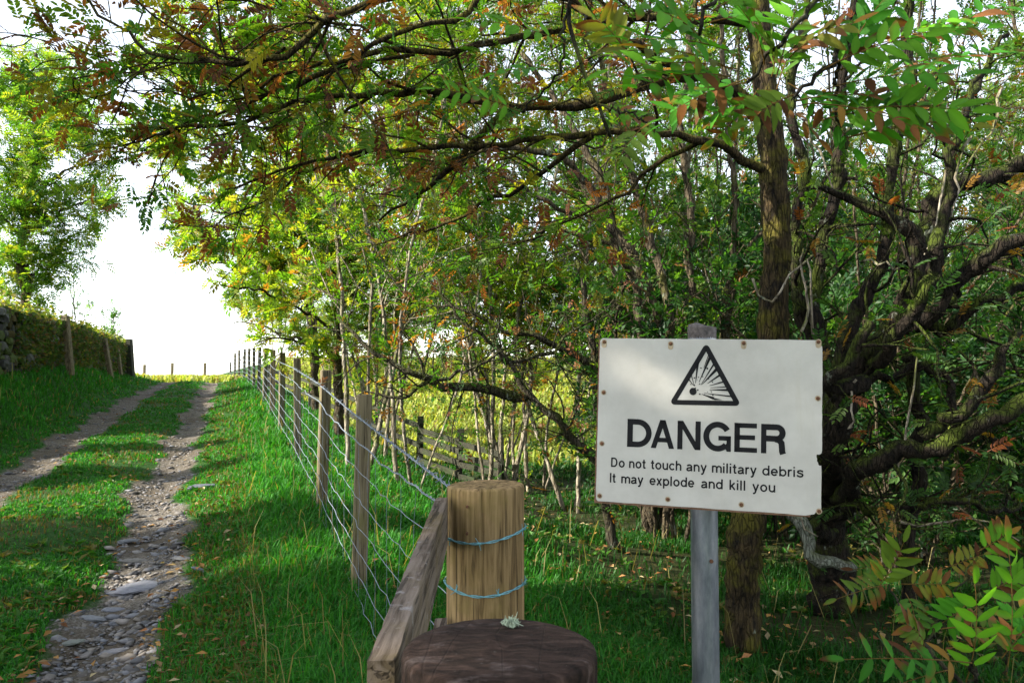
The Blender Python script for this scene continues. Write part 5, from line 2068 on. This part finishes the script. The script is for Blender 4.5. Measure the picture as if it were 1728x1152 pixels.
FG = ((.055, .20, .014), (.085, .23, .014), (.038, .155, .016))
FY = ((.09, .15, .02), (.13, .14, .02), (.06, .14, .02))
FB = ((.15, .075, .02), (.17, .10, .03), (.11, .045, .018))

near = thing("rowan_tree", "young rowan close on the right, big green leaves hanging across the top right", "tree", G3(2.05, 1.25))
fr = Fronds(31)
YN = 1.3
SPECS = [
    # base px, tip px, Y0, Y1, palette, browning, leaflet length
    ((1385, 120), (1560, 62), 1.30, 1.25, FG, .15, .052), ((1395, 150), (1625, 128), 1.32, 1.2, FG, .05, .056), ((1400, 190), (1640, 188), 1.3, 1.2, FG, .05, .055), ((1420, 235), (1640, 205), 1.35, 1.3, FG, .08, .05),
    ((1345, 170), (1530, 175), 1.28, 1.3, FG, .1, .052), ((1375, 175), (1575, 232), 1.25, 1.2, FB, .6, .046), ((1340, 160), (1265, 205), 1.3, 1.3, FY, .25, .042), ((1310, 130), (1350, -10), 1.3, 1.35, FG, .15, .054),
    ((1290, 110), (1225, -10), 1.3, 1.2, FG, .12, .056), ((1250, 95), (1060, 70), 1.25, 1.1, FG, .06, .062), ((1230, 130), (1075, 150), 1.25, 1.15, FG, .12, .06), ((1260, 140), (1120, 200), 1.3, 1.3, FG, .15, .052),
    ((1180, 60), (1050, 10), 1.2, 1.15, FG, .1, .06), ((1280, 150), (1205, 235), 1.35, 1.4, FY, .5, .036), ((1420, 120), (1500, -10), 1.35, 1.3, FG, .2, .052), ((1470, 90), (1640, 30), 1.45, 1.4, FG, .2, .05),
    ((1200, 20), (1330, -15), 1.2, 1.2, FG, .1, .058), ((1330, 140), (1440, 250), 1.35, 1.35, FG, .15, .045), ((1100, 205), (1035, 285), 1.55, 1.5, FY, .1, .05), ((1060, 95), (1000, 30), 1.3, 1.3, FY, .3, .05),
    ((955, 75), (795, 35), 1.75, 1.65, FG, .1, .058), ((945, 120), (815, 132), 1.8, 1.75, FG, .15, .052), ((880, 190), (735, 150), 2.0, 1.9, FG, .02, .056), ((1010, 175), (1120, 235), 1.7, 1.7, FG, .2, .05),
    ((1330, 100), (1440, 40), 1.3, 1.25, FY, .5, .05), ((1290, 170), (1380, 235), 1.4, 1.4, FB, .6, .045), ((1500, 130), (1700, 90), 1.6, 1.6, FG, .2, .05), ((1560, 60), (1720, 10), 1.6, 1.6, FG, .2, .05),
]
gn_ = np.random.default_rng(5)
for (b0, b1, y0, y1, pal, br, ll) in SPECS:
    A_, B2 = P(b0[0], b0[1], y0), P(b1[0], b1[1], y1)
    nv = np.array([gn_.normal(0, .3), -.75 + gn_.normal(0, .2), .75 + gn_.normal(0, .25)])
    fr.frond(A_, B2, nv, pairs=gn_.integers(5, 8), ll=ll, cols=pal, brown=br, sag=.012)
    if b1[1] < 210 and b0[0] > 1050:
        of = np.array([gn_.normal(0, .03), gn_.uniform(.04, .12), gn_.normal(.015, .02)])
        nv = np.array([gn_.normal(0, .35), -.6 + gn_.normal(0, .2), .8 + gn_.normal(0, .25)])
        fr.frond(A_ + of * .4, B2 + of + gn_.normal(0, .025, 3), nv, pairs=gn_.integers(5, 8), ll=ll * .95, cols=FG if gn_.random() < .8 else FY, brown=br * .6, sag=.012)
tw = Bag()
g9 = np.random.default_rng(15)
tb = np.array([2.05, 1.25, float(ground(2.05, 1.25)) - .1])


def twig(pts, r0, r1):
    p = smooth_path(pts, 24)
    p[1:-1] += g9.normal(0, .004, (22, 3))
    tube1(tw, p, np.linspace(r0, r1, 24), 7)


twig([tb, tb + [.03, .02, .9], tb + [-.08, .05, 1.6], tb + [-.30, .05, 2.05], P(1560, -60, 1.45)], .030, .012)
twig([P(1560, -60, 1.45), P(1480, 20, 1.4), P(1420, 90, 1.35), P(1385, 125, 1.3), P(1340, 165, 1.29)], .010, .003)
twig([P(1560, -60, 1.45), P(1440, -40, 1.35), P(1340, 40, 1.3), P(1285, 115, 1.3), P(1260, 140, 1.3)], .008, .003)
twig([P(1440, -40, 1.35), P(1300, -60, 1.25), P(1200, 10, 1.2), P(1180, 60, 1.2)], .006, .003)
twig([P(1420, 90, 1.35), P(1410, 150, 1.33), P(1415, 235, 1.35)], .004, .002)
twig([P(1300, -60, 1.25), P(1050, -70, 1.6), P(960, 10, 1.75), P(985, 130, 1.72), P(1012, 180, 1.7), P(1030, 232, 1.7)], .007, .004)
twig([P(960, 10, 1.75), P(950, 60, 1.76), P(945, 120, 1.8), P(905, 165, 1.95), P(880, 190, 2.0)], .004, .002)
twig([P(1012, 180, 1.7), P(1060, 190, 1.6), P(1100, 205, 1.55)], .003, .002)
twig([P(985, 20, 1.74), P(1000, 90, 1.6), P(1060, 95, 1.35)], .003, .002)
tw.build("trunk", M["bark_over"], near, smooth=True)
fr.leaf.build("crown", M["leaf_near"], near, smooth=True)
pass

sap = thing("rowan_sapling", "low rowan sapling in the bottom right corner with green and yellowing leaves", "sapling", G3(1.02, 1.62))
fr = Fronds(41)
SPECS = [
    ((1630, 1150), (1645, 985), 1.45, 1.42, FG, .04, .056), ((1698, 1140), (1700, 915), 1.5, 1.5, FG, .04, .056), ((1640, 1118), (1425, 1112), 1.4, 1.35, FG, .22, .046), ((1481, 992), (1525, 915), 1.7, 1.68, FY, .05, .050),
    ((1528, 1000), (1546, 1062), 1.7, 1.65, FY, .1, .045), ((1500, 985), (1412, 1010), 1.75, 1.7, FY, .45, .042), ((1520, 985), (1600, 985), 1.7, 1.7, FY, .5, .04), ((1590, 1060), (1700, 1068), 1.5, 1.5, FY, .55, .046),
    ((1640, 1010), (1590, 1050), 1.6, 1.6, FG, .1, .045), ((1600, 1130), (1500, 1160), 1.4, 1.35, FG, .15, .05), ((1690, 1110), (1760, 1020), 1.5, 1.5, FG, .1, .055), ((1650, 930), (1700, 900), 1.7, 1.7, FG, .2, .045),
    ((1560, 1090), (1520, 1050), 1.5, 1.5, FY, .35, .045), ((1660, 1000), (1725, 965), 1.7, 1.7, FG, .1, .05), ((1590, 960), (1660, 935), 1.9, 1.9, FY, .35, .04), ((1500, 960), (1440, 960), 1.9, 1.9, FY, .5, .04),
]
for (b0, b1, y0, y1, pal, br, ll) in SPECS:
    A_, B2 = P(b0[0], b0[1], y0), P(b1[0], b1[1], y1)
    nv = np.array([gn_.normal(0, .25), -.8 + gn_.normal(0, .15), .6 + gn_.normal(0, .2)])
    fr.frond(A_, B2, nv, pairs=gn_.integers(5, 7), ll=ll, cols=pal, brown=br, sag=.012)
tw = Bag()
tb = np.array([1.02, 1.62, float(ground(1.02, 1.62)) - .1])
twig([tb, tb + [0, 0, .5], P(1650, 1180, 1.48), P(1632, 1150, 1.45)], .009, .003)
twig([P(1650, 1180, 1.48), P(1560, 1090, 1.55), P(1520, 1020, 1.68), P(1500, 985, 1.72)], .005, .002)
twig([P(1650, 1180, 1.48), P(1690, 1150, 1.5), P(1700, 1100, 1.5)], .004, .002)
twig([P(1645, 1140, 1.46), P(1640, 1118, 1.4)], .003, .002)
twig([P(1560, 1090, 1.55), P(1600, 1010, 1.7), P(1650, 940, 1.72)], .003, .002)
tw.build("trunk", M["bark_over"], sap, smooth=True)
fr.leaf.build("crown", M["leaf_near"], sap, smooth=True)
pass
